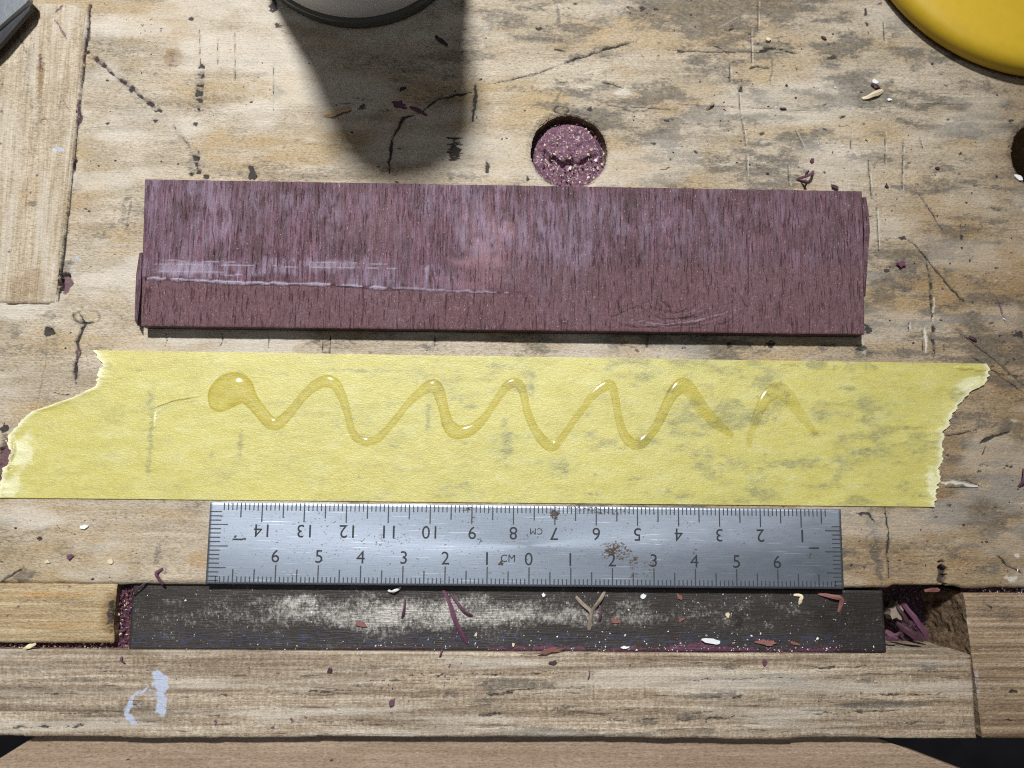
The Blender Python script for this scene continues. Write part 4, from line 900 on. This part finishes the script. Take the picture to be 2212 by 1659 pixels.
for k in range(1, 20):
    v = RW-k*.1-.02
    if v < .06: continue
    L = .42 if k % 10 == 0 else (.40 if k % 5 == 0 else .24)
    if k > 3: tick(RL/2-.012, v, RL/2-.012-L, v)
    if k > 1: tick(-RL/2+.012, v, -RL/2+.012+L+.04, v)
for x in (): pass
link('graduation_marks', mesh_np('graduation_marks', tv, tq, smooth=False), M_TICK, ruler)
GL = {}
def glyph(txt):
    if txt in GL: return GL[txt]
    cu = bpy.data.curves.new('glyph', 'FONT'); cu.body = txt; cu.align_x = 'CENTER'; cu.align_y = 'CENTER'; cu.size = 1.0; cu.resolution_u = 4; cu.space_character = 1.05
    ob = bpy.data.objects.new('glyph', cu); COL.objects.link(ob); bpy.context.view_layer.update()
    me = bpy.data.meshes.new_from_object(ob.evaluated_get(bpy.context.evaluated_depsgraph_get()))
    co = np.array([v.co[:] for v in me.vertices]); fs = [list(p.vertices) for p in me.polygons]
    bpy.data.objects.remove(ob); bpy.data.curves.remove(cu); bpy.data.meshes.remove(me)
    co = co[:, :2]; co = co-(co.max(0)+co.min(0))/2; co = co/(co[:, 1].max()-co[:, 1].min()); GL[txt] = (co, fs); return GL[txt]
def numeral(name, txt, x, y, hgt, rot):
    co, fs = glyph(txt); u, v = ucoord(x, y); c, s_ = math.cos(rot), math.sin(rot)
    V = [RP(u+hgt*(a*c-b*s_), v+hgt*(a*s_+b*c), ZR+.0035) for a, b in co]
    me = bpy.data.meshes.new(name); me.from_pydata(V, [], fs); me.update()
    link(name, me, M_INK, ruler)
PI = math.pi
for k, x in zip(range(14, 0, -1), (564, 657, 749, 840, 927, 1020, 1109, 1197, 1288, 1377, 1466, 1554, 1643, 1733)):
    numeral('numeral', str(k), x, 1146.5+(x-564)*.0098, .30, PI)
for t, x in zip('6543210123456', (595, 689, 779, 872, 962, 1052, 1142, 1232, 1322, 1412, 1500, 1591, 1679)):
    numeral('numeral', t, x, 1201+(x-595)*.012, .30, 0)
numeral('unit_lettering', 'CM', 1158.5, 1148, .15, PI); numeral('unit_lettering', 'CM', 1097, 1206, .17, 0)
numeral('numeral', '1', 1758, 1184, .25, -PI/2); numeral('numeral', '1', 514, 1165, .25, PI/2)

# ------------------------------------------------------------------ bottle, lid, blade at the frame's edge
def lathe(name, c, prof, mat, parent=None, n=96, **kw):
    V = []; Q = []; m = len(prof)
    for r_, z in prof:
        for i in range(n):
            a = 2*math.pi*i/n; V.append((c[0]+r_*math.cos(a), c[1]+r_*math.sin(a), z))
    for j in range(m-1):
        for i in range(n): Q.append((j*n+i, j*n+(i+1) % n, (j+1)*n+(i+1) % n, (j+1)*n+i))
    return link(name, mesh_np(name, V, Q), mat, parent, **kw)
bc = U(774, -163); BR = float(np.linalg.norm(U(774, 64)[:2]-bc[:2]))
bot = thing('bottle', 'white tapering bottle with red label and dark base rim at the top edge', 'bottle', (bc[0], bc[1], 0))
def br(z): return BR-.06-(BR-.06-1.50)*max(0, z-.3)/9.9
lathe('base_rim', bc, [(0.01, .01), (BR-.10, .01), (BR-.02, .05), (BR, .14), (BR, .26), (BR-.03, .33), (BR-.09, .36), (BR-.10, .40)], M_RIM, bot)
lathe('body', bc, [(br(.38)-.02, .38)]+[(br(z), z) for z in (.42, .8, 1.2, 1.5)]+[(br(z)-.0, z) for z in (3, 5, 6.5, 7.5)], M_WHITE, bot)
lathe('label', bc, [(br(1.25)+.012, 1.25)]+[(br(z)+.012, z) for z in (1.6, 3, 4.5, 6.4)], M_RED, bot)
lathe('cap', bc, [(br(7.45)+.03, 7.45), (br(7.5)+.05, 7.55), (1.72, 10.2), (1.62, 10.38), (.6, 10.45), (.01, 10.45)], M_RIM, bot)

ZL = 1.1
pts3 = [U(x, y, .26)[:2] for x, y in ((1931, 0), (2040, 96), (2212, 161))]
def circ(p, q, r):
    A = np.array([[q[0]-p[0], q[1]-p[1]], [r[0]-p[0], r[1]-p[1]]])*2; b = np.array([q@q-p@p, r@r-p@p]); c = np.linalg.solve(A, b); return c, np.linalg.norm(c-p)
lc, lr = circ(*pts3)
lid = thing('yellow_lid', 'round yellow plastic lid in the top right corner', 'lid', (lc[0], lc[1], 0))
lathe('lid_base', lc, [(.01, .01), (lr-.22, .01), (lr-.16, .1), (lr-.16, .20)], M_BLACK, lid, 160)
lathe('lid_shell', lc, [(lr-.20, .15), (lr-.05, .12), (lr-.01, .16), (lr, .26), (lr-.03, .40), (lr-.10, .52), (lr-.24, .62), (lr-.5, .68), (lr-1.2, .72), (lr*.5, .74), (.01, .75)], M_YEL, lid, 160)

def prism(name, poly, z0, z1, mat, bev=0, tilt=(0, 0), parent=None, **kw):
    """solid flake or bar from an outline in cm (n,2) with real thickness"""
    P = np.array(poly, float); c = P.mean(0); n = len(P); t = np.array(tilt)
    top = c+(P-c)*(1-bev)
    V = [(x, y, z0+(np.array((x, y))-c)@t) for x, y in P]+[(x, y, z1+(np.array((x, y))-c)@t) for x, y in top]
    bm = bmesh.new(); vs = [bm.verts.new(v) for v in V]
    bm.faces.new(vs[:n][::-1]); bm.faces.new(vs[n:])
    for i in range(n): j = (i+1) % n; bm.faces.new((vs[i], vs[j], vs[n+j], vs[n+i]))
    bmesh.ops.recalc_face_normals(bm, faces=bm.faces); me = bpy.data.meshes.new(name); bm.to_mesh(me); bm.free()
    return link(name, me, mat, parent, **({'origin': (c[0], c[1], z0)} if parent is None else {}), **kw)
bz = .48
bl_ = thing('metal_blade', 'grey steel tool blade reaching into the top left corner', 'blade', (*U(-40, 10, 0)[:2], 0))
prism('blade', [U(x, y, bz)[:2] for x, y in ((-260, -30), (-150, -190), (20, -60), (66, -12), (67, 2), (60, 10), (-120, 165))], bz-.12, bz, M_BLADE, .04, (.02, -.01), bl_)
prism('blade_edge', [U(x, y, bz)[:2] for x, y in ((58, 9), (65, 1), (62, 16), (0, 88), (-120, 205), (-120, 160))], bz-.20, bz-.08, plain('dark_steel', (.05, .05, .053), .4, .8), .03, (.02, -.01), bl_)

# ------------------------------------------------------------------ shavings and chips, one by one
def lying(z): return 'shavings in the pocket' if z < -.4 else 'shavings and chips on the steel bar' if z < -.09 else 'shavings and crumbs on the wooden jaw' if z < 0 else 'shavings and chips on the bench'
def shaving(label, pts, wd, z, mat, cat='wood shaving', name='wood_shaving', arch=.12, group=None, thick=.018, fork=None):
    def ribbon(pts, wd, base):
        C = np.array([U(x, y, z)[:2] for x, y in pts]); k = len(C); T = np.linspace(0, k-1, max(8, (k-1)*7)); t_ = np.arange(k)
        if k > 2:
            i = np.clip(np.floor(T).astype(int), 0, k-2); f = (T-i)[:, None]
            p0 = C[np.maximum(i-1, 0)]; p1 = C[i]; p2 = C[i+1]; p3 = C[np.minimum(i+2, k-1)]
            P = .5*(2*p1+(p2-p0)*f+(2*p0-5*p1+4*p2-p3)*f**2+(3*p1-p0-3*p2+p3)*f**3)
        else:
            P = C[0]+(C[1]-C[0])*np.linspace(0, 1, len(T))[:, None]
        d = np.gradient(P, axis=0); d /= np.linalg.norm(d, axis=1)[:, None]+1e-9; nn = np.stack([-d[:, 1], d[:, 0]], -1)
        m = len(P); s = np.linspace(0, 1, m); W = px(wd, *pts[0])/2*(.35+.65*np.sin(np.pi*np.clip(.06+s*.88, 0, 1))**.6)
        kn = np.linspace(0, 1, 6); JL = np.interp(s, kn, [rnd.uniform(-.45, .3) for _ in kn]); JR = np.interp(s, kn, [rnd.uniform(-.45, .3) for _ in kn])
        V = []; Q = []
        for j in range(m):
            l = W[j]*(1+JL[j]); r = W[j]*(1+JR[j]); zz = z+.012+arch*math.sin(math.pi*s[j])**1.3+.5*W[j]*(vnoise(np.array(s[j]*5), np.array(base), 7)-.5); tw = .35*W[j]*math.sin(s[j]*5+base)
            a = P[j]+nn[j]*l; b = P[j]-nn[j]*r; mid = P[j]
            V += [(a[0], a[1], max(z+.004, zz+tw)), (mid[0], mid[1], zz+.35*W[j]), (b[0], b[1], max(z+.004, zz-tw)), (b[0], b[1], max(z, zz-tw-thick)), (mid[0], mid[1], zz+.35*W[j]-thick), (a[0], a[1], max(z, zz+tw-thick))]
        for j in range(m-1):
            for i in range(6): q = j*6; Q.append((q+i, q+(i+1) % 6, q+6+(i+1) % 6, q+6+i))
        q = (m-1)*6; Q += [(0, 5, 4, 1), (1, 4, 3, 2), (q, q+1, q+4, q+5), (q+1, q+2, q+3, q+4)]
        return V, Q
    V, Q = ribbon(pts, wd, rnd.uniform(0, 6))
    if fork:
        V2, Q2 = ribbon(fork, wd*.8, 2); k = len(V); V = V+V2; Q = Q+[tuple(i+k for i in q) for q in Q2]
    c = np.array(V).mean(0)
    kw = dict(label=label, category=cat, group=group or lying(z))
    return link(name, mesh_np(name, V, Q, smooth=False), MC[mat], origin=(c[0], c[1], z), **kw)
def chip(label, x, y, rx, ry, z, mat, ang=0, cat='wood chip', name='wood_chip', thick=.03, n=9, jag=.35, tilt=None, group=None, lift=.0):
    c = U(x, y, z)[:2]; k = px(1, x, y); a0 = math.radians(ang); P = []
    for i in range(n):
        a = 2*math.pi*(i+rnd.uniform(-.25, .25))/n; q = 1+rnd.uniform(-jag, jag)
        u, v = rx*k*math.cos(a)*q, ry*k*math.sin(a)*q
        u *= .88; v *= .82; P.append((c[0]+u*math.cos(a0)-v*math.sin(a0), c[1]+u*math.sin(a0)+v*math.cos(a0)))
    tl = tilt or (rnd.uniform(-.15, .15), rnd.uniform(-.15, .15)); kw = dict(label=label, category=cat, group=group or lying(z))
    rr = max(rx, ry)*k
    z0 = z+lift+.002+rr*(abs(tl[0])+abs(tl[1]))*.5
    return prism(name, P, z0, z0+thick, MC[mat], .08, tl, **kw)
zb = Z_BAR+.003; zj = Z_JAW
shaving('longest purple shaving lying steeply across the steel bar', [(957, 1273), (972, 1303), (984, 1335), (1000, 1372), (1008, 1392)], 11, zb, 'purple', arch=.15)
shaving('thin purple shaving just right of the longest one on the steel bar', [(974, 1283), (992, 1305), (1008, 1322), (1021, 1331)], 6, zb, 'purple')
shaving('grey brown forked splinter on the steel bar below the ruler', [(1243, 1289), (1262, 1306), (1276, 1322), (1274, 1345), (1271, 1361)], 10, zb, 'grey', 'wood splinter', 'wood_splinter', fork=[(1307, 1277), (1296, 1292), (1284, 1308), (1277, 1322)])
shaving('short upright purple sliver beside the grey forked splinter', [(1294, 1303), (1296, 1325), (1294, 1343)], 5, zb, 'purple', 'wood sliver', 'wood_sliver')
shaving('thin upright purple sliver right of the bright highlight on the steel bar', [(875, 1291), (873, 1315), (868, 1336)], 4, zb, 'purple', 'wood sliver', 'wood_sliver')
chip('red brown triangular chip left of the bright highlight on the steel bar', 779, 1348, 15, 7, zb, 'red', -20, n=5)
shaving('white curled flake peeking from under the ruler edge onto the steel bar', [(838, 1274), (850, 1276), (866, 1268)], 6, zb, 'white', 'wood flake', 'wood_flake')
chip('small red brown chip on the steel bar right of the forked splinter', 1328, 1341, 11, 5, zb, 'red', -10, jag=.5)
chip('red brown chip on the steel bar below lower ruler figure 4', 1471, 1338, 9, 5, zb, 'red', 20, jag=.5)
chip('red brown chip close under the ruler edge near lower figure 4', 1467, 1289, 6, 8, zb, 'red', 30, jag=.5)
chip('largest white flake lying low on the steel bar', 1537, 1385, 26, 7, zb, 'white', -6, 'wood flake', 'wood_flake', jag=.25, n=12)
chip('pinkish red flake near the lower edge of the steel bar right of the white flake', 1655, 1388, 27, 8, zb, 'red', -3, 'wood flake', 'wood_flake', n=13, jag=.4)
chip('small dark red flake right of the pinkish red flake on the steel bar', 1716, 1389, 12, 4, zb, 'red', -12, 'wood flake', 'wood_flake')
shaving('bent L-shaped pink shaving near the right end of the steel bar', [(1766, 1282), (1790, 1287), (1810, 1290), (1814, 1302), (1811, 1322)], 9, zb, 'red')
shaving('yellowish V-shaped chip on the steel bar under the ruler end', [(1714, 1285), (1728, 1287), (1728, 1296), (1726, 1306)], 7, zb, 'cream', 'wood chip', 'wood_chip', arch=.06)
chip('cream chip left of the dark round spot on the steel bar', 1571, 1329, 5, 7, zb, 'cream', -15)
chip('white double chip on the steel bar directly below lower ruler figure 3', 1390, 1288, 7, 6, zb, 'white', 20)
chip('small white chip on the steel bar just below the lower ruler figure 0', 1174, 1285, 4, 5, zb, 'white')
chip('cream chip on the steel bar right of the foot of the longest shaving', 1028, 1370, 3, 6, zb, 'cream', -15)
chip('cream chip at the lower edge of the steel bar left of the purple dust', 1109, 1393, 3.5, 5, zb, 'cream', 10)
chip('thin white flat flake on the purple dust at the lower edge of the steel bar', 1348, 1398, 12, 3, zb, 'white', 4, 'wood flake', 'wood_flake')
chip('reddish flake bridging the steel bar and wooden jaw', 1190, 1405, 24, 6, zj+.02, 'red', 12, 'wood flake', 'wood_flake', jag=.5, n=12)
shaving('short purple sliver standing across the joint of steel bar and wooden jaw', [(955, 1402), (952, 1412), (950, 1420)], 4, zj, 'purple', 'wood sliver', 'wood_sliver', arch=.05)
chip('pair of dark purple crumbs on the pale top edge of the wooden jaw', 1195, 1431, 10, 5, zj+.01, 'darkp', 10, jag=.6, n=11)
shaving('purple sliver on the wooden jaw right of its middle', [(1274, 1449), (1271, 1468)], 3, zj, 'purple', 'wood sliver', 'wood_sliver', arch=.03)
shaving('purple curl on the pale top edge of the wooden jaw above the paint smear', [(263, 1418), (265, 1426), (271, 1434)], 5, zj, 'purple', arch=.05)
chip('purple four-pointed crumb on the right part of the wooden jaw', 1652, 1429, 8, 7, zj+.01, 'purple', 45, jag=.6, n=8)
chip('dark red ragged crumb on the wooden jaw right of the paint smear', 713, 1448, 7, 10, zj+.01, 'darkp', 0, jag=.6, n=11)
chip('purple ragged crumb low on the middle of the wooden jaw', 847, 1517, 6, 9, zj+.01, 'purple', -20, jag=.5, n=10)
shaving('purple hooked fibre hanging over the inlaid patch beside the ruler', [(352, 1228), (340, 1236), (343, 1246), (352, 1262)], 6, .03, 'purple', arch=.08)
shaving('long dark purple fibre across the left end of the steel bar', [(320, 1255), (305, 1268), (288, 1285)], 4, -.1, 'darkp', arch=.05)
shaving('yellowish splinter lying on the joint under the edge board', [(52, 1402), (64, 1396), (78, 1390)], 8, -.06, 'cream', 'wood splinter', 'wood_splinter', arch=.05)
chip('white wood flake on the bench left of the inlaid patch', 183, 1137, 9, 6, .004, 'white', 10, 'wood flake', 'wood_flake', jag=.5)
chip('round cream chip on the bench near the inlaid patch', 240, 1213, 8, 6, .004, 'cream', -10)
chip('pale flat chip on the bench left of the round cream chip', 103, 1213, 7, 4, .004, 'cream', 0)
chip('ragged purple crumb on the bench between two pale chips', 153, 1203, 10, 6, .004, 'purple', 30, jag=.6, n=11)
shaving('bright purple curled shaving just above the right end of the purple board', [(1720, 388), (1735, 386), (1748, 380), (1757, 369)], 6, .004, 'purple', arch=.2, fork=[(1728, 390), (1735, 398), (1737, 409)])
chip('dark purple flake touching the upper edge of the purple board near its right end', 1803, 405, 11, 6, .03, 'darkp', -30, 'wood flake', 'wood_flake')
chip('purple star-shaped crumb on the bench right of the purple board', 1947, 571, 9, 9, .004, 'purple', 0, jag=.6, n=9, thick=.07)
shaving('tan papery shaving at the left edge of the bottle shadow', [(699, 249), (722, 248), (744, 240), (760, 236)], 15, .004, 'tan', arch=.07)
chip('purple ragged shaving in the bottle shadow', 864, 227, 17, 10, .004, 'purple', -10, 'wood shaving', 'wood_shaving', jag=.5, n=13)
shaving('narrow purple tail beside the ragged shaving in the bottle shadow', [(885, 231), (905, 240), (922, 250)], 8, .004, 'purple', arch=.03)
shaving('dark sliver inside the upper part of the bottle shadow', [(940, 78), (950, 88), (967, 98)], 9, .004, 'black', 'wood sliver', 'wood_sliver', arch=.05)
shaving('dark red stick in the bottle shadow above the ragged purple shaving', [(864, 197), (876, 188)], 8, .004, 'black', 'wood sliver', 'wood_sliver', arch=.03)
shaving('cream papery shaving on the bench below the yellow lid', [(1862, 214), (1878, 209), (1895, 203), (1907, 196)], 11, .004, 'cream', arch=.1)
chip('pale chip above the cream papery shaving', 1888, 177, 8, 5, .004, 'white', -20)
shaving('dark red sliver touching the cream papery shaving', [(1882, 181), (1892, 188), (1902, 194)], 6, .03, 'darkp', 'wood sliver', 'wood_sliver', arch=.05)
chip('white crumb right of the cream papery shaving', 1921, 216, 5, 4, .004, 'white')
chip('cream cube-like chip on the bench by the dark horizontal cracks', 1658, 87, 7, 6, .004, 'cream', 10, thick=.06, n=7, jag=.2)
chip('dark red chip on the bench between the cracks and yellow lid', 1779, 83, 9, 4, .004, 'darkp', -30)
shaving('dark splinter standing on the thin purple crack', [(1526, 236), (1535, 229), (1541, 221)], 7, .004, 'grey', 'wood splinter', 'wood_splinter', arch=.06)
chip('dark red flake on the thin purple crack right of the dark splinter', 1692, 236, 9, 3, .004, 'darkp', 5, 'wood flake', 'wood_flake')
chip('purple flake above the right part of the purple board', 1753, 348, 7, 5, .004, 'purple', 60, 'wood flake', 'wood_flake')
shaving('small dark sliver between the purple curled shaving and flake', [(1739, 377), (1747, 368)], 4, .004, 'darkp', 'wood sliver', 'wood_sliver', arch=.03)
chip('dark purple chip on the bench left of the right dog hole', 2024, 363, 7, 4, .004, 'darkp', 0)
chip('dark red clump on the bench right of the board corner', 1915, 403, 8, 5, .004, 'darkp', -40, jag=.6)
shaving('purple stick at the right edge of the photo beside the torn tape', [(2210, 1012), (2206, 1035), (2200, 1052)], 8, .004, 'purple', 'wood sliver', 'wood_sliver')
shaving('dark red sliver on the diagonal scratches right of the tape', [(2093, 727), (2110, 738)], 7, .004, 'darkp', 'wood sliver', 'wood_sliver', arch=.04)
chip('white flake on the rim of the dog hole at the right edge', 2199, 384, 6, 12, .004, 'white', 50, 'wood flake', 'wood_flake', jag=.2)
shaving('pink shaving caught under the bench edge above the pocket', [(1996, 1276), (2012, 1272), (2030, 1274)], 10, -.25, 'red', arch=.03)
shaving('upright purple strip leaning in the pocket right of the steel bar', [(1950, 1300), (1964, 1325), (1984, 1352), (2004, 1378)], 14, -.95, 'purple', 'wood strip', 'wood_strip', arch=.12, thick=.06)
shaving('lower purple grey strip slanting in the pocket right of the steel bar', [(1936, 1345), (1955, 1360), (1975, 1373), (1994, 1384)], 15, -.75, 'darkp', 'wood strip', 'wood_strip', arch=.10, thick=.06)
chip('grey fluffy lump in the pocket against the end of the steel bar', 1925, 1318, 20, 24, -1.35, 'grey', 0, 'wood chip', 'wood_chip', thick=.3, n=14, jag=.4)
shaving('thin purple sliver beside the upright strip in the pocket', [(1936, 1306), (1950, 1330), (1962, 1348)], 8, -1.0, 'darkp', 'wood sliver', 'wood_sliver', arch=.06)
shaving('curly pink shaving at the bottom of the pocket', [(1912, 1362), (1925, 1370), (1938, 1366), (1948, 1376)], 11, -.8, 'purple', arch=.15)

# ------------------------------------------------------------------ crumbs too fine to count
def crumbs(name, label, spots, mats):
    V = []; Q = []; T = []; mi = []
    for x, y, z, s_, k in spots:
        c = U(x, y, z); r_ = px(s_, x, y); a = rnd.uniform(0, 6.28); e_ = rnd.uniform(.25, .9); n0 = len(V)
        for i in range(5):
            q = a+i*1.2566; rr = r_*rnd.uniform(.6, 1.3); u, v = rr*math.cos(i*1.2566), rr*e_*math.sin(i*1.2566)
            V.append((c[0]+u*math.cos(a)-v*math.sin(a), c[1]+u*math.sin(a)+v*math.cos(a), z+rnd.uniform(.001, .012)))
        V.append((c[0]+rnd.uniform(-.2, .2)*r_, c[1]+rnd.uniform(-.2, .2)*r_, z+.012+r_*rnd.uniform(.25, .7)))
        for i in range(5): T.append((n0+i, n0+(i+1) % 5, n0+5)); mi.append(k)
    me = mesh_np(name, V, None, T, smooth=False); me.polygons.foreach_set('material_index', np.array(mi, np.int32))
    link(name, me, mats, origin=(*U(*spots[0][:3])[:2], 0), kind='stuff', label=label)
mats = [MC['purple'], MC['darkp'], MC['red'], MC['cream'], MC['white'], MC['black']]
sp = []
for _ in range(620):
    x = rnd.uniform(0, 2212)**1.0; y = rnd.uniform(0, 1255)
    if rnd.random() < .45: x = rnd.uniform(1400, 2212)
    if 290 < x < 1880 and 375 < y < 745: continue
    if 20 < x < 2125 and 755 < y < 1100: continue
    if 440 < x < 1830 and y > 1075: continue
    if any(math.hypot(x-a, y-b) < c_ for a, b, c_ in hole_px): continue
    if x > 1900 and y < 165: continue
    if x < 190 and y < 660: continue
    sp.append((x, y, .003, rnd.uniform(.8, 2.6) if rnd.random() < .85 else rnd.uniform(2.6, 4.2), rnd.choice((0, 1, 1, 2, 3, 5, 0, 1, 4 if rnd.random() < .5 else 1))))
crumbs('bench_crumbs', 'fine purple and pale crumbs scattered over the bench', sp, mats)
sp = []
for _ in range(520):
    t = rnd.random(); x = 280+1560*(t**.65); y = rnd.uniform(1280, 1402)
    if rnd.random() < .4: y = min(1404, 1404-abs(rnd.gauss(0, 16)))
    sp.append((x, y, zb, rnd.uniform(.7, 2.0) if rnd.random() < .9 else rnd.uniform(2, 3.4), rnd.choice((0, 2, 3, 4, 4, 4, 0, 1))))
for _ in range(260): sp.append((rnd.gauss(1560, 230), 1407-abs(rnd.gauss(0, 7)), zb, rnd.uniform(.8, 2.2), rnd.choice((0, 0, 0, 2, 4))))
crumbs('bar_crumbs', 'white and purple specks of sawdust on the dark steel bar', [s_ for s_ in sp if 282 < s_[0] < 1905], mats)
sp = [(rnd.uniform(0, 2090), rnd.uniform(1418, 1585), zj+.004, rnd.uniform(.7, 2.2), rnd.choice((0, 0, 1, 4, 3))) for _ in range(150)]
crumbs('jaw_crumbs', 'fine purple specks on the wooden jaw', sp, mats)
sp = [(rnd.uniform(228, 296), rnd.uniform(1262, 1402), -.26, rnd.uniform(1.2, 5), rnd.choice((0, 0, 2, 1, 3))) for _ in range(260)]
sp += [(rnd.uniform(0, 245), rnd.uniform(1388, 1402), -.22, rnd.uniform(1, 3.5), rnd.choice((0, 0, 1, 2, 3))) for _ in range(220)]
sp += [(rnd.uniform(2085, 2212), rnd.uniform(1270, 1284), -.28, rnd.uniform(1, 4), rnd.choice((0, 1, 2, 4))) for _ in range(120)]
crumbs('joint_crumbs', 'purple shreds packed in the joints along the bench edge', sp, mats)
pz = lambda x, y: -.33
cxp, cyp = hole_px[0][:2]
sp = []
for _ in range(200):
    a = rnd.uniform(0, 6.28); q = math.sqrt(rnd.random())*76
    sp.append((cxp+q*math.cos(a), cyp+8+q*math.sin(a)*.95, -.27, rnd.uniform(.8, 4.2), rnd.choice((0, 0, 2, 3, 4, 3, 0))))
crumbs('plug_crumbs', 'pale and purple shreds on the sawdust plug in the dog hole', sp, mats)
